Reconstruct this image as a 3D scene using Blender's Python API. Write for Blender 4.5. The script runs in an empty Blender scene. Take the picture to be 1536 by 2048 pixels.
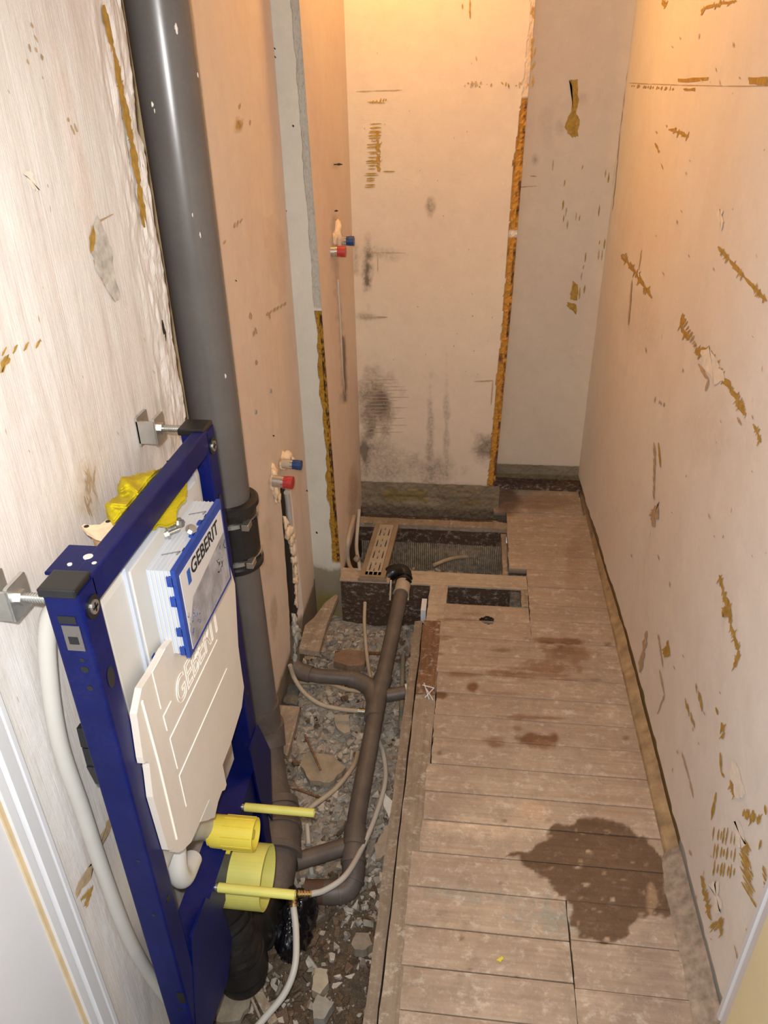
import bpy, math, random
import numpy as np
from mathutils import Vector, Matrix, Quaternion
random.seed(7); rng = np.random.default_rng(7)
sc = bpy.context.scene
COL = sc.collection

# ------------------------------------------------------------------ camera
CF = 1507.448; PITCH = math.radians(29.6667); YAW = math.radians(7.1998); ROLL = math.radians(-1.162); HC = 1.6
fw = np.array([-math.sin(YAW)*math.cos(PITCH), math.cos(YAW)*math.cos(PITCH), -math.sin(PITCH)])
r0 = np.array([math.cos(YAW), math.sin(YAW), 0.0]); u0 = np.cross(r0, fw)
RT = r0*math.cos(ROLL)+u0*math.sin(ROLL); UP = -r0*math.sin(ROLL)+u0*math.cos(ROLL)
cd = bpy.data.cameras.new('camera'); cam = bpy.data.objects.new('camera', cd); COL.objects.link(cam)
cd.sensor_fit = 'VERTICAL'; cd.sensor_height = 24; cd.lens = CF/2048*24; cd.clip_start = .02
cam.matrix_world = Matrix(((RT[0], UP[0], -fw[0], 0), (RT[1], UP[1], -fw[1], 0), (RT[2], UP[2], -fw[2], HC), (0, 0, 0, 1)))
sc.camera = cam
sc.view_settings.view_transform = 'Standard'; sc.view_settings.look = 'None'; sc.view_settings.gamma = 1
sc.view_settings.use_curve_mapping = False; sc.view_settings.exposure = 0.22

# ------------------------------------------------------------------ light
w = bpy.data.worlds.new('world'); sc.world = w; w.use_nodes = True
w.node_tree.nodes['Background'].inputs[0].default_value = (.93, .95, 1, 1)
w.node_tree.nodes['Background'].inputs[1].default_value = .45
def light(name, kind, loc, power, color, target=None, **kw):
    l = bpy.data.lights.new(name, kind); l.energy = power; l.color = color
    for k, v in kw.items(): setattr(l, k, v)
    o = bpy.data.objects.new(name, l); COL.objects.link(o); o.location = loc
    if target is not None:
        o.rotation_euler = (Vector(target)-Vector(loc)).to_track_quat('-Z', 'Y').to_euler()
    return o
# the phone's flash, the bare bulb near the far end of the ceiling, daylight of the hall behind the camera
light('phone_flash', 'SPOT', (-.015, .0, 1.66), 54, (1, .985, .96), target=(.10, 1.8, .55), spot_size=math.radians(115), spot_blend=.6, shadow_soft_size=.012)
light('bare_bulb', 'POINT', (-.36, 2.50, 2.34), 27, (1, .53, .15), shadow_soft_size=.05)
light('hall_daylight', 'AREA', (.0, -.35, 1.75), 8, (1, .98, .96), target=(0, 1.6, .6), shape='RECTANGLE', size=.8, size_y=.9)

# ------------------------------------------------------------------ unprojection on to real planes
def ray(px, py): return ((px-768)/CF)*RT + (-(py-1024)/CF)*UP + fw
def on(axis, val, px, py):
    r = ray(px, py); o = np.array([0, 0, HC]); return o + r*((val-o[axis])/r[axis])
def PX(val, px, py): return on(0, val, px, py)
def PY(val, px, py): return on(1, val, px, py)
def PZ(val, px, py): return on(2, val, px, py)
def project(P):
    d = P-np.array([0, 0, HC]); a = d@RT; b = d@UP; c = d@fw
    return 768+CF*a/c, 1024-CF*b/c

# ------------------------------------------------------------------ noise
_perm = rng.random((256, 256))
def vnoise(x, y, seed=0):
    x = np.asarray(x, float)+seed*17.3; y = np.asarray(y, float)+seed*9.7
    xi = np.floor(x).astype(int); yi = np.floor(y).astype(int); fx = x-xi; fy = y-yi
    fx = fx*fx*(3-2*fx); fy = fy*fy*(3-2*fy)
    g = lambda i, j: _perm[i % 256, j % 256]
    return (g(xi, yi)*(1-fx)+g(xi+1, yi)*fx)*(1-fy)+(g(xi, yi+1)*(1-fx)+g(xi+1, yi+1)*fx)*fy
def fbm(x, y, seed=0, n=4):
    s = 0; a = .5
    for i in range(n): s = s+a*(vnoise(x*2**i, y*2**i, seed+i)*2-1); a *= .5
    return s

# ------------------------------------------------------------------ materials
MATS = {}
class NT:
    def __init__(s, name):
        s.m = bpy.data.materials.new(name); s.m.use_nodes = True; s.t = s.m.node_tree; s.b = s.t.nodes['Principled BSDF']
    def n(s, typ, **kw):
        nd = s.t.nodes.new(typ)
        for k, v in kw.items():
            if k.startswith('i_'): nd.inputs[k[2:].replace('_', ' ')].default_value = v
            else: setattr(nd, k, v)
        return nd
    def l(s, a, b): s.t.links.new(a, b)
    def noise(s, vec, scale, detail=4, rough=.55, mapscale=None):
        if mapscale:
            mp = s.n('ShaderNodeMapping'); mp.inputs['Scale'].default_value = mapscale; s.l(vec, mp.inputs[0]); vec = mp.outputs[0]
        nz = s.n('ShaderNodeTexNoise'); nz.inputs['Scale'].default_value = scale; nz.inputs['Detail'].default_value = detail; nz.inputs['Roughness'].default_value = rough
        s.l(vec, nz.inputs['Vector']); return nz.outputs[0]
    def ramp(s, fac, a, b, ca=(0, 0, 0, 1), cb=(1, 1, 1, 1)):
        r = s.n('ShaderNodeValToRGB'); r.color_ramp.elements[0].position = a; r.color_ramp.elements[1].position = b
        r.color_ramp.elements[0].color = ca; r.color_ramp.elements[1].color = cb; s.l(fac, r.inputs[0]); return r.outputs[0]
    def mix(s, fac, a, b, blend='MIX'):
        m = s.n('ShaderNodeMix', data_type='RGBA', blend_type=blend)
        for i, v in ((0, fac), (6, a), (7, b)):
            if hasattr(v, 'is_linked'): s.l(v, m.inputs[i])
            else: m.inputs[i].default_value = v if i == 0 else (*v[:3], 1)
        return m.outputs[2]
    def math(s, op, a, b=0.0):
        m = s.n('ShaderNodeMath', operation=op)
        for i, v in ((0, a), (1, b)):
            if hasattr(v, 'is_linked'): s.l(v, m.inputs[i])
            else: m.inputs[i].default_value = v
        return m.outputs[0]
    def bump(s, h, strength=.3, dist=.002):
        b = s.n('ShaderNodeBump'); b.inputs['Strength'].default_value = strength; b.inputs['Distance'].default_value = dist
        s.l(h, b.inputs['Height']); s.l(b.outputs[0], s.b.inputs['Normal'])
def simple(name, col, rough=.5, metal=0, var=.12, scale=30, dust=0, dustcol=(.45, .40, .34), bump=.1, spec=None, bscale=120, coat=0):
    if name in MATS: return MATS[name]
    t = NT(name); tc = t.n('ShaderNodeTexCoord').outputs['Object']
    n1 = t.noise(tc, scale)
    c = t.mix(t.ramp(n1, .3, .7), tuple(v*(1-var) for v in col), tuple(min(1, v*(1+var)) for v in col))
    if dust:
        n2 = t.noise(tc, 14, 6, .7); n3 = t.noise(tc, 160, 3, .7)
        f = t.math('MULTIPLY', t.ramp(n2, .42, .72), t.ramp(n3, .35, .65)); f = t.math('MULTIPLY', f, dust)
        c = t.mix(f, c, dustcol)
    t.l(c, t.b.inputs['Base Color']); t.b.inputs['Roughness'].default_value = rough; t.b.inputs['Metallic'].default_value = metal
    if spec is not None: t.b.inputs['Specular IOR Level'].default_value = spec
    if coat: t.b.inputs['Coat Weight'].default_value = coat
    if bump: t.bump(t.noise(tc, bscale), bump, .001)
    MATS[name] = t.m; return t.m
def plaster(name, base, alt, brush='v', bs=.35):
    t = NT(name); g = t.n('ShaderNodeNewGeometry'); P = g.outputs['Position']
    n1 = t.noise(P, 2.2, 5, .6); n2 = t.noise(P, 9, 6, .65)
    c = t.mix(t.ramp(n1, .38, .62), base, alt)
    c = t.mix(t.math('MULTIPLY', t.ramp(n2, .45, .75), .35), c, tuple(min(1, v*1.12) for v in base))
    fine = t.noise(P, 1, 3, .7, (260, 260, 9) if brush == 'v' else (40, 40, 150))
    c = t.mix(t.math('MULTIPLY', t.ramp(fine, .3, .7), .10), c, tuple(v*.80 for v in alt))
    at = t.n('ShaderNodeAttribute', attribute_name='tint')
    c = t.mix(t.math('MULTIPLY', t.ramp(t.noise(P, 16, 8, .75), .50, .66), .16), c, tuple(v*.74 for v in alt)); c = t.mix(t.math('MULTIPLY', t.ramp(t.noise(P, 55, 6, .8, (1, 1, .5)), .60, .70), .4), c, tuple(min(1, v*1.2) for v in base)); spk = t.noise(P, 75, 5, .8)
    a = t.math('MULTIPLY', at.outputs['Alpha'], t.ramp(spk, .28, .60)); a2 = t.math('MAXIMUM', a, t.math('MULTIPLY', t.math('SUBTRACT', at.outputs['Alpha'], .55), 2.2))
    cl = t.n('ShaderNodeClamp'); t.l(a2, cl.inputs[0])
    c = t.mix(cl.outputs[0], c, at.outputs['Color'])
    t.l(c, t.b.inputs['Base Color']); t.b.inputs['Roughness'].default_value = .8; t.b.inputs['Specular IOR Level'].default_value = .3
    h = t.math('ADD', t.math('MULTIPLY', fine, .6), t.math('MULTIPLY', t.noise(P, 45, 5, .6), .8))
    t.bump(h, bs, .0022); MATS[name] = t.m; return t.m
M_NEAR = plaster('brushed_cream_plaster', (.74, .71, .67), (.71, .64, .60), 'v', .55)
M_PL = plaster('pink_plaster', (.72, .61, .51), (.69, .56, .47), 'v', .18)
M_RIGHT = plaster('smooth_pink_plaster', (.76, .70, .645), (.74, .665, .605), 'h', .2)
M_BACK = plaster('combed_pink_plaster', (.72, .61, .48), (.69, .57, .45), 'h', .3)
M_GREY = plaster('bulb_shaded_grey_render', (.64, .62, .54), (.57, .55, .48), 'v', .35)  # greyness of the side turned from the warm bulb, put into the colour
def wood(name, a, b, axis='x', tinted=False):
    t = NT(name); g = t.n('ShaderNodeNewGeometry'); P = g.outputs['Position']
    ms = (3, 90, 90) if axis == 'x' else (90, 3, 90)
    at = t.n('ShaderNodeAttribute', attribute_name='tint'); pa = t.n('ShaderNodeAttribute', attribute_name='pid')
    off = t.n('ShaderNodeVectorMath', operation='ADD'); t.l(P, off.inputs[0]); t.l(pa.outputs['Vector'], off.inputs[1]); P = off.outputs[0]
    n1 = t.noise(P, 1, 6, .65, ms); n2 = t.noise(P, 5, 4, .6); n3 = t.noise(P, 70, 5, .75); n4 = t.noise(P, 230, 3, .7)
    c = t.mix(t.ramp(n1, .35, .68), a, b)
    c = t.mix(t.math('MULTIPLY', t.ramp(n2, .35, .7), .55), c, tuple(v*.8 for v in b))
    c = t.mix(t.math('MULTIPLY', t.ramp(t.noise(P, 22, 6, .75), .48, .66), .38), c, tuple(v*.62 for v in b)); c = t.mix(t.math('MULTIPLY', t.ramp(t.noise(P, 30, 6, .75, (1, 1.3, 1.7)), .54, .68), .5), c, (.66, .60, .51)); c = t.mix(t.math('MULTIPLY', t.ramp(n3, .55, .72), .45), c, (.60, .53, .44))
    c = t.mix(t.math('MULTIPLY', t.ramp(n4, .62, .75), .4), c, (.15, .10, .07))
    wv = t.noise(P, 1, 2, .5, (1.2, 34, 34) if axis == 'x' else (34, 1.2, 34))
    c = t.mix(t.math('MULTIPLY', t.ramp(wv, .62, .72), .18), c, tuple(v*.45 for v in b))
    if not tinted:
        t.l(c, t.b.inputs['Base Color']); t.b.inputs['Roughness'].default_value = .82; t.bump(t.math('ADD', n1, t.math('MULTIPLY', n3, .6)), .5, .003); MATS[name] = t.m; return t.m
    a1 = t.math('MULTIPLY', at.outputs['Alpha'], t.ramp(n3, .2, .5)); a2 = t.math('MAXIMUM', a1, t.math('MULTIPLY', at.outputs['Alpha'], .96))
    mx = t.mix(a2, (1, 1, 1), at.outputs['Color'])
    c = t.mix(1.0, c, mx, 'MULTIPLY')
    t.l(c, t.b.inputs['Base Color'])
    wet = t.ramp(at.outputs['Alpha'], .75, .95); r = t.n('ShaderNodeMapRange'); t.l(wet, r.inputs[0]); r.inputs[3].default_value = .78; r.inputs[4].default_value = .5
    t.l(r.outputs[0], t.b.inputs['Roughness']); t.b.inputs['Specular IOR Level'].default_value = .3
    t.bump(t.math('ADD', n1, t.math('MULTIPLY', n3, .6)), .35, .002); MATS[name] = t.m; return t.m
M_FLOOR = wood('worn_floorboard_wood', (.455, .355, .27), (.35, .26, .19), 'x', True)
M_PLAINW = wood('pale_dusty_wood', (.50, .41, .31), (.40, .31, .23))
M_BEAM = wood('dusty_beam_wood', (.36, .285, .21), (.25, .19, .135), 'y')
M_DARKW = wood('dark_reddish_wood', (.10, .055, .03), (.055, .03, .018))  # dark reddish brown timber faces below the paler joist tops
M_BROWN = wood('brown_stained_wood', (.24, .12, .06), (.14, .07, .035), 'y')
BLUE = simple('blue_painted_steel', (.001, .005, .075), .38, 0, .25, 12, .22, (.05, .045, .12), .05, spec=.22)
BLUE2 = simple('blue_plastic', (.01, .05, .30), .4, 0, .1, 20, .1)
GREYP = simple('grey_pvc', (.118, .105, .098), .27, 0, .08, 8, .12, (.25, .22, .2), .03)
GREYP2 = simple('dusty_grey_pvc', (.105, .086, .075), .5, 0, .12, 14, .4, (.26, .20, .15), .1)
BLACK = simple('black_rubber', (.012, .011, .011), .38, 0, .3, 20, .2, (.1, .08, .06), .3)
BLACKP = simple('black_plastic', (.008, .008, .009), .3, 0, .3, 20, 0, bump=.05)
STEEL = simple('galvanised_steel', (.55, .55, .52), .35, .9, .15, 30, .2, (.5, .48, .44))
WHITE = simple('white_cistern_plastic', (.60, .585, .55), .4, 0, .05, 5, .12, (.6, .55, .48), .04)
BOXW = simple('bluish_white_plastic', (.50, .545, .63), .4, 0, .04, 8, .08, (.55, .52, .5), .04)
STYRO = simple('cream_styrofoam', (.66, .59, .515), .75, 0, .05, 6, .15, (.85, .78, .7), .35, bscale=260)
STYRO_W = simple('styrofoam_groove_white', (.86, .78, .69), .7, 0, .02)
YEL = simple('yellow_plastic', (.72, .59, .07), .4, 0, .06, 15, .12, (.6, .5, .2), .03)
YELP = simple('pale_yellow_plastic', (.60, .56, .135), .42, 0, .07, 15, .15, (.55, .48, .2), .03)
CLOTH = simple('yellow_microfibre', (.50, .40, .0), .95, 0, .18, 60, .25, (.35, .27, .0), .6, bscale=300)
HOSE = simple('white_hose', (.52, .50, .455), .45, 0, .06, 10, .2, (.45, .4, .32), .05)
HOSEB = simple('dusty_cream_hose', (.46, .38, .28), .6, 0, .1, 16, .5, (.25, .2, .15), .1)
BRASS = simple('brass', (.55, .40, .20), .3, .9, .15, 40)
REDP = simple('red_cap_plastic', (.42, .035, .035), .4, 0, .1); BLUEC = simple('dark_blue_cap_plastic', (.015, .05, .17), .4, 0, .1)
FOAM = simple('peach_foam', (.80, .60, .40), .85, 0, .15, 60, .3, (.85, .75, .6), .7)
OCHRE = simple('ochre_paint_mark', (.42, .25, .045), .85, 0, .25, 90, 0, bump=.4)
OCHRED = simple('dull_brown_mark', (.46, .33, .20), .85, 0, .2, 90, 0, bump=.4)
PALE = simple('pale_filler_mark', (.80, .72, .62), .9, 0, .1, 60)
GREYM = simple('grey_mortar', (.27, .215, .165), .95, 0, .35, 50, .5, (.40, .33, .26), .9, bscale=80)
DARK = simple('dark_crack', (.025, .018, .013), .95)
MORT = simple('pale_grey_mortar', (.50, .47, .42), .95, 0, .3, 60, .4, (.7, .66, .6), .9, bscale=90)
FOAMB = simple('amber_foam_edge', (.50, .22, .02), .7, 0, .55, 70, .0, bump=1, bscale=110)
FOAMD = simple('dark_amber_foam', (.12, .05, .012), .8, 0, .5, 160, 0, bump=1, bscale=140)
TRIMW = simple('white_gloss_paint', (.70, .71, .74), .35, 0, .03, 4, .05)
TRIMY = simple('cream_yellow_paint', (.78, .68, .42), .45, 0, .05, 4, .1)
TAN = simple('tan_wood_edge', (.60, .46, .27), .6, 0, .1, 20)
BAG = simple('black_bin_liner', (.006, .006, .008), .18, 0, .2, 20, 0, bump=.3, bscale=30)
GRATE = simple('dusty_brushed_steel', (.50, .43, .35), .45, .35, .12, 25, .5, (.40, .32, .24))
GRATEF = simple('dusty_grate_frame', (.30, .225, .15), .6, .2, .15, 25, .6, (.40, .3, .2))
CONC = simple('mossy_concrete', (.20, .15, .085), .95, 0, .35, 22, .5, (.13, .11, .03), .9, bscale=50)
STICK = simple('silver_label', (.66, .63, .62), .35, .0, .05, 6); BLKINK = simple('black_ink', (.015, .015, .018), .5); LBLUE = simple('logo_blue', (.02, .10, .40), .5)
GREYINK = simple('grey_ink', (.20, .19, .20), .5)
def rubble_mat(name):
    t = NT(name); g = t.n('ShaderNodeNewGeometry'); P = g.outputs['Position']
    at = t.n('ShaderNodeAttribute', attribute_name='tint'); n = t.noise(P, 60, 5, .7); n2 = t.noise(P, 300, 3, .7)
    c = t.mix(t.math('MULTIPLY', t.ramp(n, .35, .7), .55), at.outputs['Color'], (.10, .075, .05))
    c = t.mix(t.math('MULTIPLY', t.ramp(n2, .5, .7), .3), c, (.45, .38, .3))
    t.l(c, t.b.inputs['Base Color']); t.b.inputs['Roughness'].default_value = .9; t.bump(t.math('ADD', n, n2), .6, .003); return t.m
RUB = rubble_mat('rubble_mix')

# ------------------------------------------------------------------ object helpers
def tag(o, label=None, cat=None, group=None, kind=None):
    if label: o['label'] = label
    if cat: o['category'] = cat
    if group: o['group'] = group
    if kind: o['kind'] = kind
    return o
def empty(name, loc=(0, 0, 0)):
    o = bpy.data.objects.new(name, None); COL.objects.link(o); o.location = loc; o.empty_display_size = .05
    return o
class MB:
    """collects shapes for ONE mesh object"""
    def __init__(s): s.v = []; s.f = []; s.mi = []; s.sm = []; s.mats = []
    def mat(s, m):
        if m not in s.mats: s.mats.append(m)
        return s.mats.index(m)
    def add(s, V, F, m, smooth=False):
        k = len(s.v); i = s.mat(m); s.v += [tuple(map(float, p)) for p in V]
        for f in F: s.f.append(tuple(k+j for j in f)); s.mi.append(i); s.sm.append(smooth)
    def box(s, lo, hi, m, bev=0.0):
        x0, y0, z0 = lo; x1, y1, z1 = hi
        if bev <= 0:
            V = [(x0, y0, z0), (x1, y0, z0), (x1, y1, z0), (x0, y1, z0), (x0, y0, z1), (x1, y0, z1), (x1, y1, z1), (x0, y1, z1)]
            s.add(V, [(0, 3, 2, 1), (4, 5, 6, 7), (0, 1, 5, 4), (1, 2, 6, 5), (2, 3, 7, 6), (3, 0, 4, 7)], m); return
        s.rbox(lo, hi, m, bev)
    def rbox(s, lo, hi, m, b, axis=None):
        import bmesh
        bm = bmesh.new(); bmesh.ops.create_cube(bm, size=1)
        for v in bm.verts: v.co = Vector([lo[i]+(v.co[i]+.5)*(hi[i]-lo[i]) for i in range(3)])
        eds = bm.edges[:] if axis is None else [e for e in bm.edges if abs((e.verts[0].co-e.verts[1].co).normalized()[axis]) > .9]
        bmesh.ops.bevel(bm, geom=eds, offset=b, segments=3, profile=.6, affect='EDGES')
        bm.verts.index_update(); s.add([v.co for v in bm.verts], [[v.index for v in f.verts] for f in bm.faces], m, False); bm.free()
    def obox(s, a, b, wd, ht, m, up=(0, 0, 1)):
        """box bar from a to b"""
        a = np.array(a, float); b = np.array(b, float); d = (b-a)/np.linalg.norm(b-a); up = np.array(up, float)
        sd = np.cross(d, up); sd /= np.linalg.norm(sd); u = np.cross(sd, d); V = []
        for p in (a, b):
            for i, j in ((-1, -1), (1, -1), (1, 1), (-1, 1)): V.append(p+sd*wd/2*i+u*ht/2*j)
        s.add(V, [(0, 1, 2, 3), (7, 6, 5, 4), (0, 4, 5, 1), (1, 5, 6, 2), (2, 6, 7, 3), (3, 7, 4, 0)], m)
    def tube(s, pts, r, m, n=20, cap=True, smooth=True, ax=None):
        pts = [np.array(p, float) for p in pts]; R = r if hasattr(r, '__len__') else [r]*len(pts)
        T = []
        for i in range(len(pts)):
            d = pts[min(i+1, len(pts)-1)]-pts[max(i-1, 0)] if ax is None else np.array(ax, float); T.append(d/(np.linalg.norm(d)+1e-12))
        ref = np.array([0, 0, 1.]) if abs(T[0][2]) < .9 else np.array([1., 0, 0])
        a = np.cross(T[0], ref); a /= np.linalg.norm(a); V = []
        for i, p in enumerate(pts):
            a = a-T[i]*np.dot(a, T[i]); a /= np.linalg.norm(a); b = np.cross(T[i], a)
            for k in range(n):
                th = 2*math.pi*k/n; V.append(p+R[i]*(a*math.cos(th)+b*math.sin(th)))
        F = [(i*n+k, i*n+(k+1) % n, (i+1)*n+(k+1) % n, (i+1)*n+k) for i in range(len(pts)-1) for k in range(n)]
        s.add(V, F, m, smooth)
        if cap:
            s.add(V[:n], [tuple(range(n-1, -1, -1))], m); s.add(V[-n:], [tuple(range(n))], m)
    def hollow(s, a, b, ro, ri, m, n=40, depth=None, mi=None):
        """cup / ring tube open at b"""
        a = np.array(a, float); b = np.array(b, float); d = (b-a)/np.linalg.norm(b-a)
        L = np.linalg.norm(b-a); depth = L*.95 if depth is None else depth
        s.tube([a, b, b, b-d*depth], [ro, ro, ri, ri], m, n, cap=False, smooth=False, ax=d)
        s.tube([b-d*depth, b-d*(depth+.001)], [ri, ri*.98], mi or m, n)
        s.tube([a, a+d*.001], [ro*.99, ro*.99], m, n)
    def prism(s, poly, depth, m, side=None):
        """poly: 3-D outline, extruded by vector depth"""
        n = len(poly); P = [np.array(p, float) for p in poly]; dv = np.array(depth, float)
        s.add(P+[p+dv for p in P], [tuple(range(n)), tuple(range(2*n-1, n-1, -1))], m)
        s.add(P+[p+dv for p in P], [(i, (i+1) % n, n+(i+1) % n, n+i) for i in range(n)], side or m)
    def lump(s, c, r, m, seed=0, n=10, rough=.35, sq=(1, 1, 1), smooth=True):
        R = np.random.default_rng(seed); V = []; F = []; ph = R.random(6)*6
        for i in range(n+1):
            th = math.pi*i/n
            for j in range(n*2):
                f = 2*math.pi*j/(n*2); d = np.array([math.sin(th)*math.cos(f), math.sin(th)*math.sin(f), math.cos(th)])
                k = 1+rough*(math.sin(3*d[0]+ph[0]+2*d[1])*.5+math.sin(5*d[1]+ph[1]+3*d[2])*.4+math.sin(7*d[2]+ph[2]+4*d[0])*.35+math.sin(11*d[0]+ph[3]-9*d[1])*.2)
                V.append(np.array(c)+d*k*r*np.array(sq))
        q = n*2
        for i in range(n):
            for j in range(q): F.append((i*q+j, (i+1)*q+j, (i+1)*q+(j+1) % q, i*q+(j+1) % q))
        s.add(V, F, m, smooth)
    def build(s, name, parent=None, kind=None, origin=None):
        me = bpy.data.meshes.new(name); V = np.array(s.v, float)
        if origin is None and parent is None and kind != 'structure': origin = V.mean(0)*np.array([1, 1, 0])+np.array([0, 0, V[:, 2].min()])
        off = np.array(origin if origin is not None else (0, 0, 0), float)
        if parent is not None: off = np.array(world_loc(parent))
        me.from_pydata([tuple(p) for p in V-off], [], s.f)
        for m in s.mats: me.materials.append(m)
        me.polygons.foreach_set('material_index', s.mi); me.polygons.foreach_set('use_smooth', s.sm)
        me.update(); o = bpy.data.objects.new(name, me); COL.objects.link(o)
        if parent is not None: o.parent = parent
        else: o.location = off
        if kind: o['kind'] = kind
        return o
def world_loc(o):
    l = Vector(o.location)
    while o.parent: o = o.parent; l = l+Vector(o.location)
    return l
def smooth_path(P, k=8):
    P = [np.array(p, float) for p in P]; Q = [2*P[0]-P[1]]+P+[2*P[-1]-P[-2]]; out = []
    for i in range(1, len(Q)-2):
        a, b, c, d = Q[i-1:i+3]
        for j in range(k):
            t = j/k; out.append(.5*((2*b)+(-a+c)*t+(2*a-5*b+4*c-d)*t*t+(-a+3*b-3*c+d)*t**3))
    out.append(P[-1]); return out

# ------------------------------------------------------------------ large surfaces with stains painted where they are
class Surf:
    def __init__(s, fn, u0, u1, v0, v1, res, mat, normal):
        nu = max(2, int(round(abs(u1-u0)/res))+1); nv = max(2, int(round(abs(v1-v0)/res))+1)
        U, V = np.meshgrid(np.linspace(u0, u1, nu), np.linspace(v0, v1, nv)); s.nu, s.nv = nu, nv
        s.U, s.V = U.ravel(), V.ravel(); s.P = fn(s.U, s.V); s.px, s.py = project(s.P)
        s.tint = np.zeros((len(s.U), 4)); s.keep = np.ones(len(s.U), bool); s.mat = mat; s.n = np.array(normal, float); s.mb = MB()
        s.nmk = 0; s.dd = np.zeros(len(s.U)); s.pid = np.zeros((len(s.U), 3))
    def over(s, m, col):
        a0 = s.tint[:, 3]; a = np.clip(m, 0, 1); na = a+a0*(1-a)
        s.tint[:, :3] = np.where(na[:, None] > 1e-5, (np.array(col)*a[:, None]+s.tint[:, :3]*(a0*(1-a))[:, None])/np.maximum(na, 1e-5)[:, None], 0); s.tint[:, 3] = na
    def blob(s, cx, cy, rx, ry, col, a=1.0, ang=0, soft=.35, warp=.35, seed=0, ws=40.):
        c, si = math.cos(math.radians(ang)), math.sin(math.radians(ang)); dx = s.px-cx; dy = s.py-cy
        X = (dx*c+dy*si)/rx; Y = (-dx*si+dy*c)/ry
        d = np.sqrt(X*X+Y*Y)+warp*fbm(s.px/ws, s.py/ws, seed+int(cx) % 13)*2
        s.over(np.clip((1+soft-d)/(2*soft), 0, 1)*a, col)
    def poly(s, pts, col, a=1.0, warp=6., ws=22., soft=3., seed=0):
        x = s.px+warp*fbm(s.px/ws, s.py/ws, seed+3)*2; y = s.py+warp*fbm(s.px/ws, s.py/ws, seed+8)*2
        s.over(inpoly(x, y, pts, soft)*a, col)
    # crisp marks lying on the surface
    def hit(s, px, py, off=.0012):
        return s.inv(px, py)+s.n*(off+len(s.mb.f)*2.5e-7+s.nmk*1.5e-6)
    def stroke(s, a, b, wpx, mat, seg=None, rag=.45, off=.0012):
        s.nmk += 1; a = np.array(a, float); b = np.array(b, float); L = np.linalg.norm(b-a); d = (b-a)/max(L, 1e-6); nn = np.array([-d[1], d[0]])
        seg = seg or max(2, int(L/9)+1); V = []
        for i in range(seg+1):
            p = a+(b-a)*i/seg; t = i/seg; e = (.35+.65*math.sin(math.pi*min(max(t, .0), 1))**.4)
            w0 = wpx/2*e*(1+rag*random.uniform(-1, 1)); w1 = wpx/2*e*(1+rag*random.uniform(-1, 1))
            V.append(s.hit(*(p+nn*w0), off)); V.append(s.hit(*(p-nn*w1), off))
        s.mb.add(V, [(2*i, 2*i+1, 2*i+3, 2*i+2) for i in range(seg)], mat)
        if mat is OCHRE and wpx >= 6 and L > 8 and wpx < 13:
            for k in range(int(L/8)+1):
                q = a+d*random.uniform(0, L)+nn*random.uniform(-.5, .5)*wpx; e = np.array([random.uniform(2, 6), -random.uniform(5, 10)])*random.choice([1, 1, .6]); s.stroke(q-e, q+e, 2.6, mat)
    def path(s, pts, wpx, mat, rag=.45):
        for a, b in zip(pts[:-1], pts[1:]): s.stroke(a, b, wpx, mat, rag=rag)
    def patch(s, pts, mat, rag=3., off=.0014, sub=4):
        s.nmk += 1; Q = []; n = len(pts)
        for i in range(n):
            a = np.array(pts[i], float); b = np.array(pts[(i+1) % n], float)
            for k in range(sub): Q.append(a+(b-a)*k/sub+np.array([random.uniform(-rag, rag), random.uniform(-rag, rag)]))
        c = np.mean(Q, axis=0); V = [s.hit(*c, off)]+[s.hit(*q, off) for q in Q]
        s.mb.add(V, [(0, i+1, (i+1) % len(Q)+1) for i in range(len(Q))], mat)
    def teeth(s, a, b, n, lx, ly, wpx, mat, jit=.3):
        a = np.array(a, float); b = np.array(b, float)
        for i in range(n):
            p = a+(b-a)*(i+random.uniform(-jit, jit))/max(1, n-1); k = random.uniform(.5, 1.2)
            s.stroke(p-np.array([lx, ly])*k/2, p+np.array([lx, ly])*k/2, wpx*random.uniform(.7, 1.2), mat)
    def build(s, name, extra=None):
        P = s.P+s.n*s.dd[:, None]; me = bpy.data.meshes.new(name); nu, nv = s.nu, s.nv
        idx = np.arange(nu*nv).reshape(nv, nu); q = np.stack([idx[:-1, :-1], idx[:-1, 1:], idx[1:, 1:], idx[1:, :-1]], -1).reshape(-1, 4)
        k = s.keep[q].all(1); q = q[k]
        V = [tuple(p) for p in P]+s.mb.v; F = [tuple(r) for r in q.tolist()]+[tuple(len(P)+j for j in f) for f in s.mb.f]
        me.from_pydata(V, [], F); me.materials.append(s.mat)
        for m in s.mb.mats: me.materials.append(m)
        mi = [0]*len(q)+[i+1 for i in s.mb.mi]; me.polygons.foreach_set('material_index', mi)
        ex = len(s.mb.v)
        at = me.attributes.new('tint', 'FLOAT_COLOR', 'POINT'); at.data.foreach_set('color', np.concatenate([s.tint, np.zeros((ex, 4))]).ravel())
        at = me.attributes.new('pid', 'FLOAT_VECTOR', 'POINT'); at.data.foreach_set('vector', np.concatenate([s.pid, np.zeros((ex, 3))]).ravel())
        me.update(); o = bpy.data.objects.new(name, me); COL.objects.link(o); o['kind'] = 'structure'; return o
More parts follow.
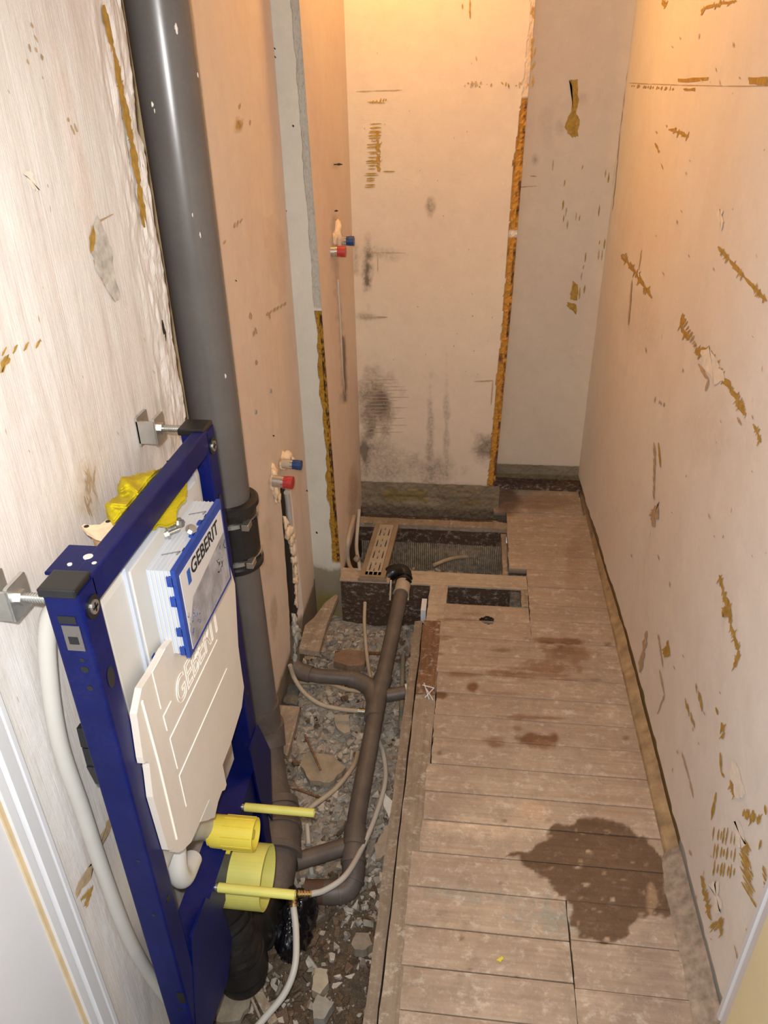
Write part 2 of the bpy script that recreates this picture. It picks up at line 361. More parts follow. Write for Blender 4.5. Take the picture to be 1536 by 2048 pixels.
def inpoly(x, y, pts, soft=0):
    pts = np.array(pts, float); n = len(pts); ins = np.zeros(len(x), bool); dm = np.full(len(x), 1e9)
    for i in range(n):
        x1, y1 = pts[i]; x2, y2 = pts[(i+1) % n]
        c = ((y1 > y) != (y2 > y)) & (x < (x2-x1)*(y-y1)/((y2-y1) if y2 != y1 else 1e-9)+x1); ins ^= c
        if soft:
            dx, dy = x2-x1, y2-y1; t = np.clip(((x-x1)*dx+(y-y1)*dy)/(dx*dx+dy*dy+1e-9), 0, 1); dm = np.minimum(dm, np.hypot(x-x1-t*dx, y-y1-t*dy))
    if not soft: return ins.astype(float)
    return np.clip(.5+np.where(ins, dm, -dm)/(2*soft), 0, 1)
def text_mesh(txt, size, offset=0.0, extrude=0.0, outline=0.0, shear=0.0):
    cu = bpy.data.curves.new('lettering', 'FONT'); cu.body = txt; cu.size = size; cu.offset = offset; cu.extrude = extrude; cu.shear = shear
    if outline: cu.fill_mode = 'NONE'; cu.bevel_depth = outline
    o = bpy.data.objects.new('lettering', cu); COL.objects.link(o); dg = bpy.context.evaluated_depsgraph_get(); dg.update()
    me = bpy.data.meshes.new_from_object(o.evaluated_get(dg)); V = np.array([v.co for v in me.vertices]); F = [tuple(p.vertices) for p in me.polygons]
    bpy.data.objects.remove(o); return V, F

# ================================================================== THE ROOM
MOLD = (.13, .10, .075); BR = (.30, .21, .13)
# ---- left wall, nearer the camera than the soil pipe
XL = -.56
def fL(u, v): return np.stack([np.full_like(u, XL), u, v], -1)
S = Surf(fL, .60, 1.362, -.30, 2.5, .006, M_NEAR, (1, 0, 0)); S.inv = lambda px, py: PX(XL, px, py)
edge = 1.340+.006*fbm(S.V*7, S.V*0+3, 1)*2+.005*fbm(S.V*40, S.V*0, 5)
S.dd = np.where(S.U > edge, -np.clip((S.U-edge)*1.3, 0, .08), 0)+.0022*fbm(S.U*22, S.V*5, 2)
m = np.clip((S.U-edge+.004)/.006, 0, 1); S.over(m*.9, (.60, .56, .50))
S.over(np.clip((S.U-edge+.05)/.03, 0, 1)*np.clip(fbm(S.U*60, S.V*12, 6)*2+.1, 0, 1)*.7, (.60, .56, .49)); S.dd += .004*np.clip((S.U-edge+.05)/.03, 0, 1)*fbm(S.U*70, S.V*20, 4)
rim = np.clip((S.U-1.19)/.10, 0, 1); S.dd += rim*(.006*fbm(S.U*45, S.V*9, 21)+.004*fbm(S.U*110, S.V*30, 22)); S.over(rim*np.clip(fbm(S.U*50, S.V*7, 25)*2.2, 0, 1)*.6, (.60, .57, .52))
S.patch([(182, 455), (196, 430), (212, 470), (226, 530), (240, 600), (228, 602), (206, 568), (190, 535), (178, 500)], MORT, 3)
S.patch([(176, 475), (186, 450), (190, 470), (186, 500), (180, 508)], OCHRE, 1)
S.path([(186, 520), (205, 565), (230, 605)], 4, OCHRED); S.path([(193, 445), (225, 428)], 4, OCHRED)
S.path([(205, 10), (222, 90), (243, 190), (262, 285), (276, 370), (288, 455)], 13, OCHRE, .3)
S.path([(228, 120), (246, 210), (268, 310)], 9, OCHRE, .4)
for p in ((60, 45), (66, 70), (56, 88), (68, 95), (80, 108), (134, 235), (140, 250), (147, 247), (52, 118)): S.stroke(p, (p[0]+random.uniform(2, 8), p[1]+random.uniform(9, 22)), 5, OCHRED)
for i, x in enumerate((6, 28, 50, 74)): S.stroke((x-4, 712-i*5), (x+5, 694-i*5), 5, OCHRE)
S.patch([(0, 722), (14, 708), (18, 722), (4, 742), (0, 745)], OCHRE, 2)
S.patch([(44, 345), (58, 340), (66, 358), (78, 380), (66, 382), (54, 362)], PALE, 3)
S.blob(180, 960, 26, 70, (.58, .46, .33), .8, 4, .4, .5); S.blob(150, 300, 16, 240, (.70, .56, .48), .5, -12, .5, .3)
for i in range(14): S.stroke((165+random.uniform(0, 26), 925+random.uniform(0, 80)), (168+random.uniform(0, 26), 950+random.uniform(0, 90)), 3, OCHRED)
S.path([(322, 640), (328, 690), (336, 745)], 8, DARK, .5)
S.blob(335, 880, 24, 60, (.55, .52, .47), .9, -10, .3, .6); S.blob(320, 940, 14, 40, (.8, .75, .68), .8, -10, .3, .6)
# ochre horizontal groove by the frame
S.patch([(150, 1775), (185, 1725), (222, 1622), (226, 1640), (214, 1672), (192, 1716), (178, 1760), (152, 1800)], OCHRED, 3)
S.path([(152, 1782), (186, 1728), (222, 1630)], 12, TAN, .4); S.path([(160, 1800), (182, 1776), (170, 1812)], 6, OCHRE)
S.blob(60, 1560, 120, 300, (.78, .77, .78), .55, 0, .5, .3)  # pale bluish patch: daylight and flash on the lower wall, painted in
for i in range(70):
    a = (random.uniform(0, 330), random.uniform(0, 1500)); S.stroke(a, (a[0]+random.uniform(1, 5), a[1]+random.uniform(4, 14)), 1.6, random.choice([PALE, OCHRED, PALE]))
S.build('wall_left')
# chase behind the soil pipe
mb = MB(); mb.box((-.72, 1.27, -.35), (-.70, 1.70, 2.5), GREYM); mb.box((-.72, 1.33, -.35), (-.575, 1.345, 2.5), PALE); mb.box((-.72, 1.640, -.35), (-.5605, 1.655, 2.5), TAN)
mb.build('wall_left_chase', kind='structure')
# ---- left wall between pipe and return
S = Surf(fL, 1.64, 2.3, -.32, 2.5, .006, M_PL, (1, 0, 0)); S.inv = lambda px, py: PX(XL, px, py)
S.dd = .0012*fbm(S.U*20, S.V*6, 9)
sl = inpoly(S.px, S.py, [(563, 975), (578, 975), (604, 1220), (596, 1320), (585, 1320), (582, 1220)], 3); S.dd -= sl*.03; S.over((sl > .5)*1., (.03, .022, .018))
S.poly([(470, 235), (488, 240), (482, 262), (466, 262)], OC := (.48, .30, .10), 1, 3)
for p in ((480, 207), (478, 240), (485, 245), (500, 240), (470, 445), (476, 440), (484, 437), (450, 480), (500, 625), (498, 632), (510, 655), (508, 662), (550, 615), (536, 625), (512, 720)): S.stroke(p, (p[0]+random.uniform(-6, 6), p[1]+random.uniform(6, 14)), 4, OCHRED)
for i in range(6): S.stroke((532+i*7, 632-i*4), (536+i*7, 624-i*4), 4, OCHRED)
S.poly([(535, 440), (550, 425), (560, 455), (572, 520), (574, 590), (562, 600), (545, 560), (532, 500)], (.60, .44, .34), .5, 6)
S.blob(548, 1230, 6, 40, (.35, .28, .2), .7); S.blob(535, 1090, 10, 60, (.5, .38, .28), .5, 0, .4, .5)
S.poly([(598, 1330), (604, 1280), (622, 1200), (640, 1130), (640, 1180), (630, 1240), (612, 1290)], (.33, .23, .12), .9, 5)
S.poly([(560, 1360), (590, 1330), (588, 1400), (566, 1480)], (.30, .22, .08), .8, 5)
S.over(np.clip((-.02-S.V)/.02, 0, 1), (.22, .18, .13))
for x, y in ((600, 700), (590, 520), (470, 560), (545, 870), (612, 980)): S.stroke((x, y), (x+3, y+3), 3, DARK)
S.build('wall_left_rear')
# ---- return facing the camera
YR = 2.3
def xe(v): return -.457-.0155*np.clip(v, 0, 3)
def fR(u, v): return np.stack([-.60+(xe(v)+.60)*u, np.full_like(u, YR), v], -1)
S = Surf(fR, 0, 1, -.3, 2.5, .006, M_GREY, (0, -1, 0)); S.inv = lambda px, py: PY(YR, px, py)
S.U = S.P[:, 0]; S.dd = .001*fbm(S.U*30, S.V*8, 4)
S.over(np.clip((.04+.02*fbm(S.U*30, S.V*0, 7)-S.V)/.02, 0, 1), (.28, .24, .17)); S.blob(652, 1215, 28, 30, (.24, .19, .05), .9, 0, .3, .5)
d = xe(S.V)-S.U
top = np.clip((d < (.022+.006*fbm(S.V*25, S.V*0, 2)))*1., 0, 1)
S.over(top*(S.V > 1.0)*.8, (.36, .34, .30)); S.dd -= top*(S.V > 1.0)*.004*(1+fbm(S.U*200, S.V*200, 3))
lo = np.clip((d < (.026+.014*fbm(S.V*16, S.V*0, 12)))*1., 0, 1)*(S.V < .985)*(S.V > .05)
S.over(lo, (.42, .22, .02)); S.over(lo*(d < .013)*np.clip(.5+2.5*fbm(S.U*150, S.V*90, 6), 0, 1), (.05, .02, .01)); S.dd -= lo*.008*(1+fbm(S.U*150, S.V*150, 5))
for x, y in ((548, 95), (549, 112), (556, 300), (632, 1063), (585, 250), (570, 420)): S.stroke((x, y), (x+3, y+4), 4, DARK)
S.build('wall_left_return')
# ---- left wall beyond the return
def f3(u, v):
    t = (u-YR)/(2.87-YR); return np.stack([xe(v)*(1-t)+(-.459)*t, u, v], -1)
S = Surf(f3, YR, 2.885, -.35, 2.5, .006, M_PL, (1, 0, 0)); S.inv = lambda px, py: PX(-.466, px, py)
S.dd = .001*fbm(S.U*20, S.V*6, 19)
S.hit = lambda px, py, off=.0012: S.inv(px, py)+np.array([.012, 0, 0])
S.poly([(664, 430), (674, 430), (680, 480), (676, 560), (690, 700), (694, 805), (684, 805), (680, 700), (668, 560), (662, 480)], (.34, .29, .25), .75, 3, 12)
S.poly([(684, 672), (690, 672), (694, 800), (688, 805)], (.10, .07, .05), .9, 1)
S.stroke((664, 329), (678, 329), 4, DARK); S.stroke((661, 422), (669, 422), 4, DARK)
S.blob(706, 990, 8, 60, (.33, .24, .15), .7, 0, .4, .4); S.over(np.clip((0.0-S.V)/.02, 0, 1), (.16, .11, .07))
S.build('wall_left_alcove')
# ---- back wall
YB = 2.87
def xb(v): return .112+.026*np.clip(v, 0, .9)+.012*np.clip(v-.9, 0, 2)
def fB(u, v): return np.stack([-.47+(xb(v)+.47)*u, np.full_like(u, YB), v], -1)
S = Surf(fB, 0, 1, .085, 2.5, .006, M_BACK, (0, -1, 0)); S.inv = lambda px, py: PY(YB, px, py)
S.U = S.P[:, 0]; S.dd = .0008*fbm(S.U*20, S.V*20, 29)
S.P[:, 2] = np.where(S.V < .1, S.P[:, 2]+.012*fbm(S.U*25, S.V*0, 3), S.P[:, 2])
def mold(cx, cy, rx, ry, a=.8, sd=0, ang=0):
    S.blob(cx, cy, rx, ry, MOLD, a, ang, .6, .7, sd, 26.)
mold(745, 810, 22, 55, .8, 1); mold(758, 790, 30, 30, .65, 2); mold(768, 830, 14, 26, .7, 3); mold(738, 860, 12, 30, .6, 4); mold(728, 905, 8, 26, .9, 5)
mold(735, 540, 8, 36, .95, 6); mold(860, 418, 7, 20, .7, 7); mold(970, 900, 24, 26, .85, 8); mold(860, 850, 6, 80, .6, 9); mold(893, 870, 4, 90, .4, 10)
mold(770, 930, 50, 35, .45, 11); mold(860, 940, 30, 30, .4, 12); mold(735, 632, 26, 5, .5, 13); mold(800, 945, 80, 16, .35, 14); mold(755, 505, 30, 12, .35, 15); mold(712, 520, 5, 20, .6, 16)
S.over(np.clip((.115+.01*fbm(S.U*20, S.V*0)-S.V)/.02, 0, 1)*.5, (.3, .24, .16))
d = xb(S.V)-S.U; wob = .031+.007*fbm(S.V*10, S.V*0, 2)+.004*fbm(S.V*50, S.V*0, 8)-.017*np.clip((S.V-1.35)/.3, 0, 1)
m = (d < wob)*(.25+.75*(S.V < 1.55)); gap = np.clip((np.abs(S.V-1.12) > .012)*1., 0, 1)
S.over(m*gap, (.50, .24, .035)); S.over(m*gap*(d < .008)*np.clip(.6+2*fbm(S.U*100, S.V*60, 4), 0, 1), (.10, .04, .02)); S.over(m*np.clip(3*fbm(S.U*60, S.V*25, 8)-.7, 0, 1), (.16, .07, .03)); S.dd -= m*.007*(1+fbm(S.U*130, S.V*130, 5))
S.path([(712, 183), (745, 182), (805, 180)], 2.2, OCHRED)
for i in range(22): x = 905+random.uniform(0, 160); S.stroke((x, 166+random.uniform(-5, 8)), (x+random.uniform(-4, 6), 172+random.uniform(-4, 6)), 3, OCHRE if random.random() < .6 else OCHRED)
S.teeth((740, 205), (772, 200), 6, -3, 9, 3, OCHRE); S.path([(735, 204), (770, 206)], 3, OCHRE)
S.teeth((752, 248), (740, 375), 22, 26, -1, 3.4, OCHRE, .4); S.teeth((755, 270), (757, 340), 12, 10, 9, 6, OCHRE, .3)
S.path([(766, 343), (790, 343)], 3, OCHRE); S.stroke((940, 0), (940, 38), 3, OCHRE); S.stroke((925, 8), (925, 18), 3, OCHRE); S.stroke((952, 112), (953, 122), 2.5, OCHRED)
S.path([(948, 763), (986, 761), (982, 810)], 3, OCHRED); S.path([(722, 636), (775, 634)], 4, OCHRED)
for i in range(12): y = random.uniform(10, 160); S.stroke((1071+random.uniform(-8, 1), y), (1069+random.uniform(-8, 0), y+random.uniform(10, 26)), 3, OCHRE)
for i in range(30):
    a = (random.uniform(730, 1000), random.uniform(100, 900)); S.stroke(a, (a[0]+random.uniform(-3, 3), a[1]+random.uniform(1, 5)), 1.8, OCHRED)
for i in range(16):  # faint comb lines
    y = 760+i*7; S.stroke((724, y), (800+random.uniform(-20, 20), y-1), 1.2, OCHRED, off=.0008)
S.path([(735, 505), (812, 506)], 1.6, OCHRED); S.path([(755, 506), (756, 545)], 1.6, OCHRED)
S.build('wall_back')
mb = MB()   # thickness of that wall towards the alcove, concrete plinth under both
mb.prism([(.06, YB+.022, .08), (float(xb(.08))-.001, YB+.022, .08), (float(xb(2.5))-.001, YB+.022, 2.5), (.06, YB+.022, 2.5)], (0, .25, 0), MORT)
mb.build('wall_back_return', kind='structure')
# ---- alcove back wall
YA = 3.12
def fA(u, v): return np.stack([u, np.full_like(u, YA), v], -1)
S = Surf(fA, .09, .51, .07, 2.5, .007, M_GREYPINK if False else M_BACK, (0, -1, 0)); S.inv = lambda px, py: PY(YA, px, py)
S.P[:, 2] = np.where(S.V < .085, S.P[:, 2]+.012*fbm(S.U*25, S.V*0, 13), S.P[:, 2]); S.dd = .001*fbm(S.U*20, S.V*8, 31)
S.patch([(1140, 160), (1155, 158), (1157, 200), (1152, 225), (1160, 240), (1156, 272), (1144, 275), (1130, 258), (1134, 240), (1142, 222), (1144, 180)], OCHRE, 2)
S.patch([(1146, 563), (1156, 570), (1154, 600), (1140, 600), (1140, 585)], OCHRE, 2); S.patch([(1136, 606), (1152, 608), (1153, 630), (1143, 620), (1134, 612)], OCHRE, 2)
S.blob(1166, 195, 14, 14, (.45, .34, .26), .5); S.blob(1120, 255, 10, 18, (.42, .32, .24), .5); S.blob(1095, 260, 14, 50, (.5, .4, .3), .35)
for p in ((1166, 330), (1130, 360), (1127, 400), (1133, 415), (1128, 430), (1153, 425), (1160, 430), (1199, 410), (1212, 340), (1218, 345), (1172, 505), (1168, 530), (1164, 545), (1200, 480), (1198, 500), (1210, 478), (1205, 500), (1160, 575), (1170, 570), (1107, 320), (1136, 440)): S.stroke(p, (p[0]-2, p[1]+random.uniform(8, 24)), 3, OCHRE if random.random() < .5 else OCHRED)
S.stroke((1060, 352), (1073, 353), 4, OCHRED); S.stroke((1030, 375), (1074, 372), 2, OCHRED); S.blob(1070, 320, 8, 12, MOLD, .5)
S.build('wall_alcove')
# ---- right wall
def xr(u): return .53-.038*np.clip((u-2.0)/1.12, 0, 1)
def fRt(u, v): return np.stack([xr(u), u, v], -1)
S = Surf(fRt, .80, 3.13, -.02, 2.5, .0075, M_RIGHT, (-1, 0, 0))
def invR(px, py):
    P = PX(.53, px, py)
    for _ in range(4): P = PX(float(xr(P[1])), px, py)
    return P
S.inv = invR; S.dd = .0014*fbm(S.U*10, S.V*10, 41)
S.dd += -.012*np.clip((.045+.012*fbm(S.U*9, S.V*0, 4)-S.V)/.01, 0, 1); S.over(np.clip((.040+.012*fbm(S.U*9, S.V*0, 4)-S.V)/.008, 0, 1)*(S.U > 1.25), (.42, .27, .11))
S.path([(1258, 166), (1300, 168), (1360, 170), (1450, 172), (1535, 172)], 1.8, OCHRED, .2)
S.teeth((1265, 172), (1345, 178), 16, -3, 7, 3, OCHRE, .5)
S.patch([(1357, 158), (1418, 153), (1417, 160), (1358, 165)], OCHRE, 1.5); S.patch([(1368, 177), (1390, 176), (1390, 182), (1370, 182)], OCHRE, 1.5)
S.patch([(1497, 155), (1536, 153), (1536, 172), (1500, 168)], OCHRE, 1); S.teeth((1500, 160), (1534, 158), 9, 2, 14, 2.5, PALE, .1)
S.path([(1404, 25), (1408, 17), (1440, 8), (1475, 2)], 6, OCHRE); S.stroke((1326, 0), (1330, 14), 8, OCHRE)
S.path([(1338, 259), (1355, 264), (1378, 273)], 8, OCHRE); S.path([(1311, 286), (1317, 300), (1319, 306)], 5, OCHRE)
S.path([(1243, 510), (1256, 525), (1272, 545), (1290, 575), (1305, 596)], 8, OCHRE); S.stroke((1245, 508), (1252, 518), 10, OCHRED); S.stroke((1278, 540), (1284, 500), 2.5, OCHRED)
S.path([(1437, 493), (1460, 520), (1490, 555), (1535, 602)], 8, OCHRE, .3)
S.path([(1366, 630), (1364, 655), (1378, 680)], 10, OCHRE); S.teeth((1366, 635), (1400, 712), 12, 8, -12, 4, OCHRE, .2)
S.path([(1392, 700), (1412, 712), (1430, 735), (1445, 755), (1462, 775), (1475, 800), (1492, 830)], 12, OCHRE, .6); S.path([(1398, 728), (1418, 760), (1412, 782)], 6, OCHRED)
S.patch([(1405, 700), (1420, 695), (1440, 730), (1450, 760), (1430, 770), (1410, 735)], PALE, 4, .0018)
S.path([(1400, 700), (1418, 700), (1440, 735)], 9, OCHRE, .6); S.teeth((1478, 790), (1492, 830), 8, 6, -14, 3, OCHRE, .3)
S.path([(1508, 848), (1518, 868), (1523, 885)], 7, OCHRE, .4); S.stroke((1476, 835), (1484, 850), 8, OCHRED)
S.teeth((1310, 900), (1308, 985), 9, 4, 30, 2.5, OCHRED, .5); S.patch([(1303, 1020), (1318, 1005), (1322, 1030), (1308, 1052), (1302, 1040)], OCHRED, 4)
S.stroke((1318, 885), (1322, 935), 3, OCHRE); S.teeth((1312, 800), (1330, 810), 4, -3, 12, 2.5, OCHRED)
S.path([(1440, 1150), (1448, 1185), (1462, 1240)], 6, OCHRE, .5); S.path([(1455, 1195), (1463, 1250), (1478, 1300), (1473, 1335)], 7, OCHRE, .6); S.patch([(1446, 1215), (1454, 1210), (1456, 1232), (1446, 1235)], OCHRE, 2)
S.path([(1295, 1262), (1288, 1300), (1280, 1345)], 7, OCHRED, .6); S.teeth((1318, 1275), (1325, 1320), 8, 3, 22, 3, OCHRED); S.patch([(1325, 1300), (1340, 1280), (1340, 1312), (1330, 1315)], OCHRE, 2)
S.path([(1320, 1340), (1330, 1390), (1316, 1428)], 3, OCHRED); S.teeth((1395, 1380), (1405, 1410), 4, 2, 26, 3, OCHRE)
S.teeth((1372, 1405), (1390, 1450), 6, 3, 24, 3, OCHRE, .5); S.path([(1365, 1505), (1380, 1560), (1388, 1596)], 3, OCHRED); S.stroke((1433, 1415), (1437, 1430), 4, OCHRE)
S.path([(1445, 1445), (1449, 1465), (1446, 1478)], 8, OCHRE); S.path([(1442, 1505), (1444, 1545), (1450, 1555)], 5, OCHRE); S.path([(1462, 1560), (1466, 1580), (1472, 1594)], 6, OCHRE)
S.stroke((1434, 1585), (1424, 1640), 5, OCHRE); S.stroke((1420, 1660), (1372, 1662), .1, OCHRE)
for r in range(3): S.teeth((1430, 1668+r*34), (1470, 1676+r*34), 7, -4, 30, 3.4, OCHRE, .25)
S.teeth((1490, 1680), (1500, 1790), 12, 26, 44, 4, OCHRE, .2); S.teeth((1530, 1735), (1534, 1790), 6, 10, 20, 4, OCHRE, .2); S.teeth((1488, 1625), (1518, 1640), 6, -5, 24, 6, OCHRE, .4); S.stroke((1532, 1610), (1534, 1630), 5, OCHRE)
S.teeth((1405, 1755), (1420, 1830), 9, 8, 16, 6, OCHRE, .3); S.teeth((1425, 1850), (1445, 1850), 5, 20, -26, 4, OCHRE, .3); S.path([(1443, 1835), (1444, 1872)], 6, OCHRE); S.patch([(1397, 1885), (1414, 1882), (1408, 1915), (1402, 1945), (1396, 1925)], OCHRED, 3)
S.stroke((1380, 1700), (1384, 1712), 5, OCHRED); S.path([(1470, 1890), (1484, 1945)], 2.5, OCHRED); S.stroke((1524, 1680), (1520, 1700), 5, OCHRE)
S.patch([(1436, 420), (1446, 415), (1448, 445), (1442, 460)], PALE, 3); S.patch([(1462, 1525), (1478, 1530), (1490, 1590), (1478, 1600), (1466, 1560)], PALE, 4); S.patch([(1470, 1640), (1486, 1650), (1496, 1690), (1480, 1700)], PALE, 5); S.patch([(1420, 1765), (1436, 1765), (1448, 1820), (1436, 1830)], PALE, 5)
S.blob(1420, 870, 40, 60, (.58, .47, .37), .35); S.blob(1280, 640, 30, 60, (.52, .36, .26), .3); S.blob(1300, 430, 60, 120, (.74, .55, .40), .3)
for i in range(120):
    a = (random.uniform(1250, 1536), random.uniform(60, 1900))
    if a[0] < 1170+(a[1]-935)*.26: continue
    S.stroke(a, (a[0]+random.uniform(-2, 4), a[1]+random.uniform(3, 12)), 2, random.choice([OCHRED, PALE, PALE, OCHRED]))
S.path([(1256, 120), (1240, 260), (1225, 420)], 3, PALE, .6); S.path([(1240, 215), (1232, 275)], 3, OCHRED)
S.path([(1212, 470), (1190, 650), (1172, 810)], 2.5, PALE, .6); S.path([(1174, 760), (1166, 830)], 3, OCHRED); S.path([(1265, 560), (1258, 650)], 3, OCHRED)
S.build('wall_right')
mb = MB(); mb.box((-.75, -.1, 2.48), (.6, 3.3, 2.5), M_PL); mb.build('ceiling', kind='structure')

# ---- door frame at the near end on both sides
def trim_strip(mb, x0, prof, m, z0=-.05, z1=2.5):
    """prof: (y, x) outline"""
    mb.prism([(x0+a, b, z0) for b, a in prof], (0, 0, z1-z0), m)
mb = MB()
trim_strip(mb, -.56, [(.632, -.01), (.632, .003), (.624, .009), (.617, .009), (.614, .005), (.611, .010), (.590, .012), (.586, .007), (.580, .012), (.568, .012), (.568, -.01)], TRIMW)
mb.build('trim_1', kind='structure')
mb = MB(); mb.box((-.58, .561, -.05), (-.553, .5685, 2.5), TAN); mb.build('trim_2', kind='structure')
mb = MB(); mb.box((-.60, .02, -.05), (-.556, .561, 2.5), TRIMW); mb.build('trim_5', kind='structure')
mb = MB(); trim_strip(mb, .53, [(.86, .01), (.86, -.004), (.852, -.009), (.842, -.009), (.838, -.005), (.832, -.009), (.814, -.010), (.808, .01)], TRIMW); mb.build('trim_3', kind='structure')
mb = MB(); mb.box((.515, .40, -.02), (.56, .808, 2.5), TRIMY); mb.build('trim_6', kind='structure')

# ================================================================== FLOOR
WET = (.34, .27, .22); BRST = (.62, .47, .37)
planks = []   # x0,x1,y0,y1
def P4(x0, x1, y0, y1, sk=0.0): planks.append((x0, x1, y0, y1, sk))
XE = .499
sea = [.62, .712, .806, .894, .981, 1.075]
lefts = [-.092, -.09, -.092, -.094, -.096]
for i in range(5):
    P4(lefts[i], .256, sea[i], sea[i+1]); 
for a, b in ((.62, .70), (.70, .79), (.79, .885), (.885, .985), (.985, 1.075)): P4(.259, XE, a, b)
for l, a, b in ((-.097, 1.075, 1.165), (-.078, 1.165, 1.257), (-.076, 1.257, 1.345), (-.077, 1.345, 1.437), (-.066, 1.437, 1.531), (-.069, 1.531, 1.620), (-.068, 1.620, 1.712), (-.068, 1.712, 1.802), (-.076, 1.802, 1.892), (-.080, 1.892, 1.978)): P4(l, XE, a, b)
P4(-.085, .229, 1.978, 2.072); P4(.2295, XE, 1.978, 2.09); P4(-.062, .228, 2.072, 2.160)
for a, b in ((2.09, 2.182), (2.182, 2.289), (2.289, 2.40)): P4(.232, XE, a, b)
for a, b in ((2.40, 2.50), (2.50, 2.61), (2.61, 2.72), (2.72, 2.832)): P4(.168, XE, a, b)
P4(.115, .49, 2.835, 3.05)
allV = []; allF = []; allT = []; allP = []
holepoly = [(958, 1238), (968, 1236), (975, 1232), (988, 1240), (985, 1246), (976, 1248), (968, 1244)]
for i, (x0, x1, y0, y1, sk) in enumerate(planks):
    g = .0006+random.uniform(0, .0005); z0 = random.uniform(-.0015, .0015)
    if i in (2, 3, 4, 13, 12, 11): g += .001
    def fP(u, v): return np.stack([u, v, np.full_like(u, 0.0)], -1)
    S = Surf(fP, x0, x1, y0+g, y1-g, .005, M_FLOOR, (0, 0, 1)); S.nwarp = 0
    e = np.minimum(S.V-(y0+g), (y1-g)-S.V); S.P[:, 2] = z0*.5-.0008*np.exp(-e/.003)+.001*fbm(S.U*6, S.V*40, i)
    el = np.abs(S.U-x0) < .001; S.P[el, 0] += .004*fbm(S.V[el]*30, S.V[el]*0, i)
    # paint wear, wet patches, knots
    big = [(635, 1022), (770, 995), (850, 993), (960, 1020), (1040, 1070), (1100, 1140), (1125, 1240), (1140, 1390), (1115, 1415), (1080, 1380), (1010, 1400), (950, 1470), (870, 1490), (800, 1470), (765, 1465), (735, 1400), (730, 1320), (680, 1280), (600, 1230), (550, 1190), (540, 1165), (465, 1143), (560, 1130), (590, 1100), (640, 1060)]
    big = [(780+a*.4922, 1150+b*.4922) for a, b in big]
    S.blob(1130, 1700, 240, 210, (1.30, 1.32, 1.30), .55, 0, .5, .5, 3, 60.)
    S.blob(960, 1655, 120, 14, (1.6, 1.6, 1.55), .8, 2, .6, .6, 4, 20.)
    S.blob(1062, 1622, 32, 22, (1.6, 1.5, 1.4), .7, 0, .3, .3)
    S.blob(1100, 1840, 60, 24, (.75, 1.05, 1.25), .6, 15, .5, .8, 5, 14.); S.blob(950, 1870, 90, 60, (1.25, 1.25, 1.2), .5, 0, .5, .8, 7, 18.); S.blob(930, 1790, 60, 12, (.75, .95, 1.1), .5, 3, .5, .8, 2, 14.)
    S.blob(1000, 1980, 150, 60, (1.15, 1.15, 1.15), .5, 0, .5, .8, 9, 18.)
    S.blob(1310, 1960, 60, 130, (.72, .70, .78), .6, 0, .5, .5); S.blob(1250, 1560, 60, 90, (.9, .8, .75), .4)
    S.blob(1095, 1005, 60, 14, (.6, .5, .45), .7); S.blob(1010, 1000, 26, 20, (.35, .28, .25), .9, 0, .5, .6); S.blob(1150, 1115, 20, 60, (.8, .7, .6), .5)
    C7 = lambda a, b: (780+a*.4922, 1150+b*.4922)
    for (a, b, rx, ry, al) in ((690, 268, 110, 12, .9), (640, 262, 60, 8, .7), (740, 320, 80, 34, .85), (680, 300, 90, 18, .6), (660, 375, 110, 24, .8), (600, 385, 100, 10, .7), (560, 405, 180, 10, .75), (460, 400, 80, 12, .8), (280, 402, 70, 12, .8), (450, 305, 50, 7, .7), (560, 425, 40, 10, .5), (338, 455, 22, 20, .95), (200, 487, 26, 14, .95), (450, 480, 90, 7, .6), (560, 578, 130, 7, .85), (515, 580, 30, 12, .7), (515, 622, 22, 12, .75), (420, 678, 48, 20, .85), (600, 668, 85, 26, .95), (630, 690, 40, 20, .8), (205, 180, 60, 7, .6), (350, 160, 40, 6, .5), (220, 255, 40, 9, .7), (200, 320, 20, 6, .6), (760, 425, 100, 5, .6), (300, 180, 80, 5, .6)):
        S.blob(*C7(a, b), rx*.4922, ry*.4922, BRST if al < .9 else (.42, .26, .17), al, 2, .3, .35, int(a), 16.)
    S.poly(big, WET, .97, 8, 24., 2.5)
    S.poly([C7(1040, 1270), C7(1060, 1240), C7(1085, 1280), C7(1090, 1330), C7(1060, 1390), C7(1040, 1330)], (.95, .85, .7), .8, 4)
    rr = random.Random(i*3+1)
    if .85 < y0 < 1.3:
        for k in range(34): S.blob(rr.uniform(1080, 1320), rr.uniform(1660, 1850), rr.uniform(1.5, 6), rr.uniform(1, 4), (.9, .82, .7), .8, 0, .4, .4, k, 6.)
    if y0 < 1.35:
        for k in range(26): S.blob(rr.uniform(830, 1330), rr.uniform(1640, 2040), rr.uniform(2, 7), rr.uniform(1.5, 5), rr.choice([(1.7, 1.65, 1.55), (1.5, 1.5, 1.4), (.4, .35, .3)]), .7, 0, .4, .4, k, 6.)
    for k in range(3): S.blob(rr.uniform(870, 1300), rr.uniform(1100, 2040), rr.uniform(3, 8), rr.uniform(2, 5), (.4, .3, .25), .7, 0, .5, .3)
    # nail heads near the plank ends
    S.pid[:] = (i*3.7, i*1.9, i*2.3)
    hole = inpoly(S.px, S.py, holepoly) > .5; S.keep &= ~hole
    nu, nv = S.nu, S.nv; idx = np.arange(nu*nv).reshape(nv, nu); q = np.stack([idx[:-1, :-1], idx[:-1, 1:], idx[1:, 1:], idx[1:, :-1]], -1).reshape(-1, 4); q = q[S.keep[q].all(1)]
    k0 = sum(len(a) for a in allV)
    # side skirts
    ring = np.concatenate([idx[0, :], idx[1:, -1], idx[-1, -2::-1], idx[-2:0:-1, 0]]); low = S.P[ring].copy(); low[:, 2] = -.022
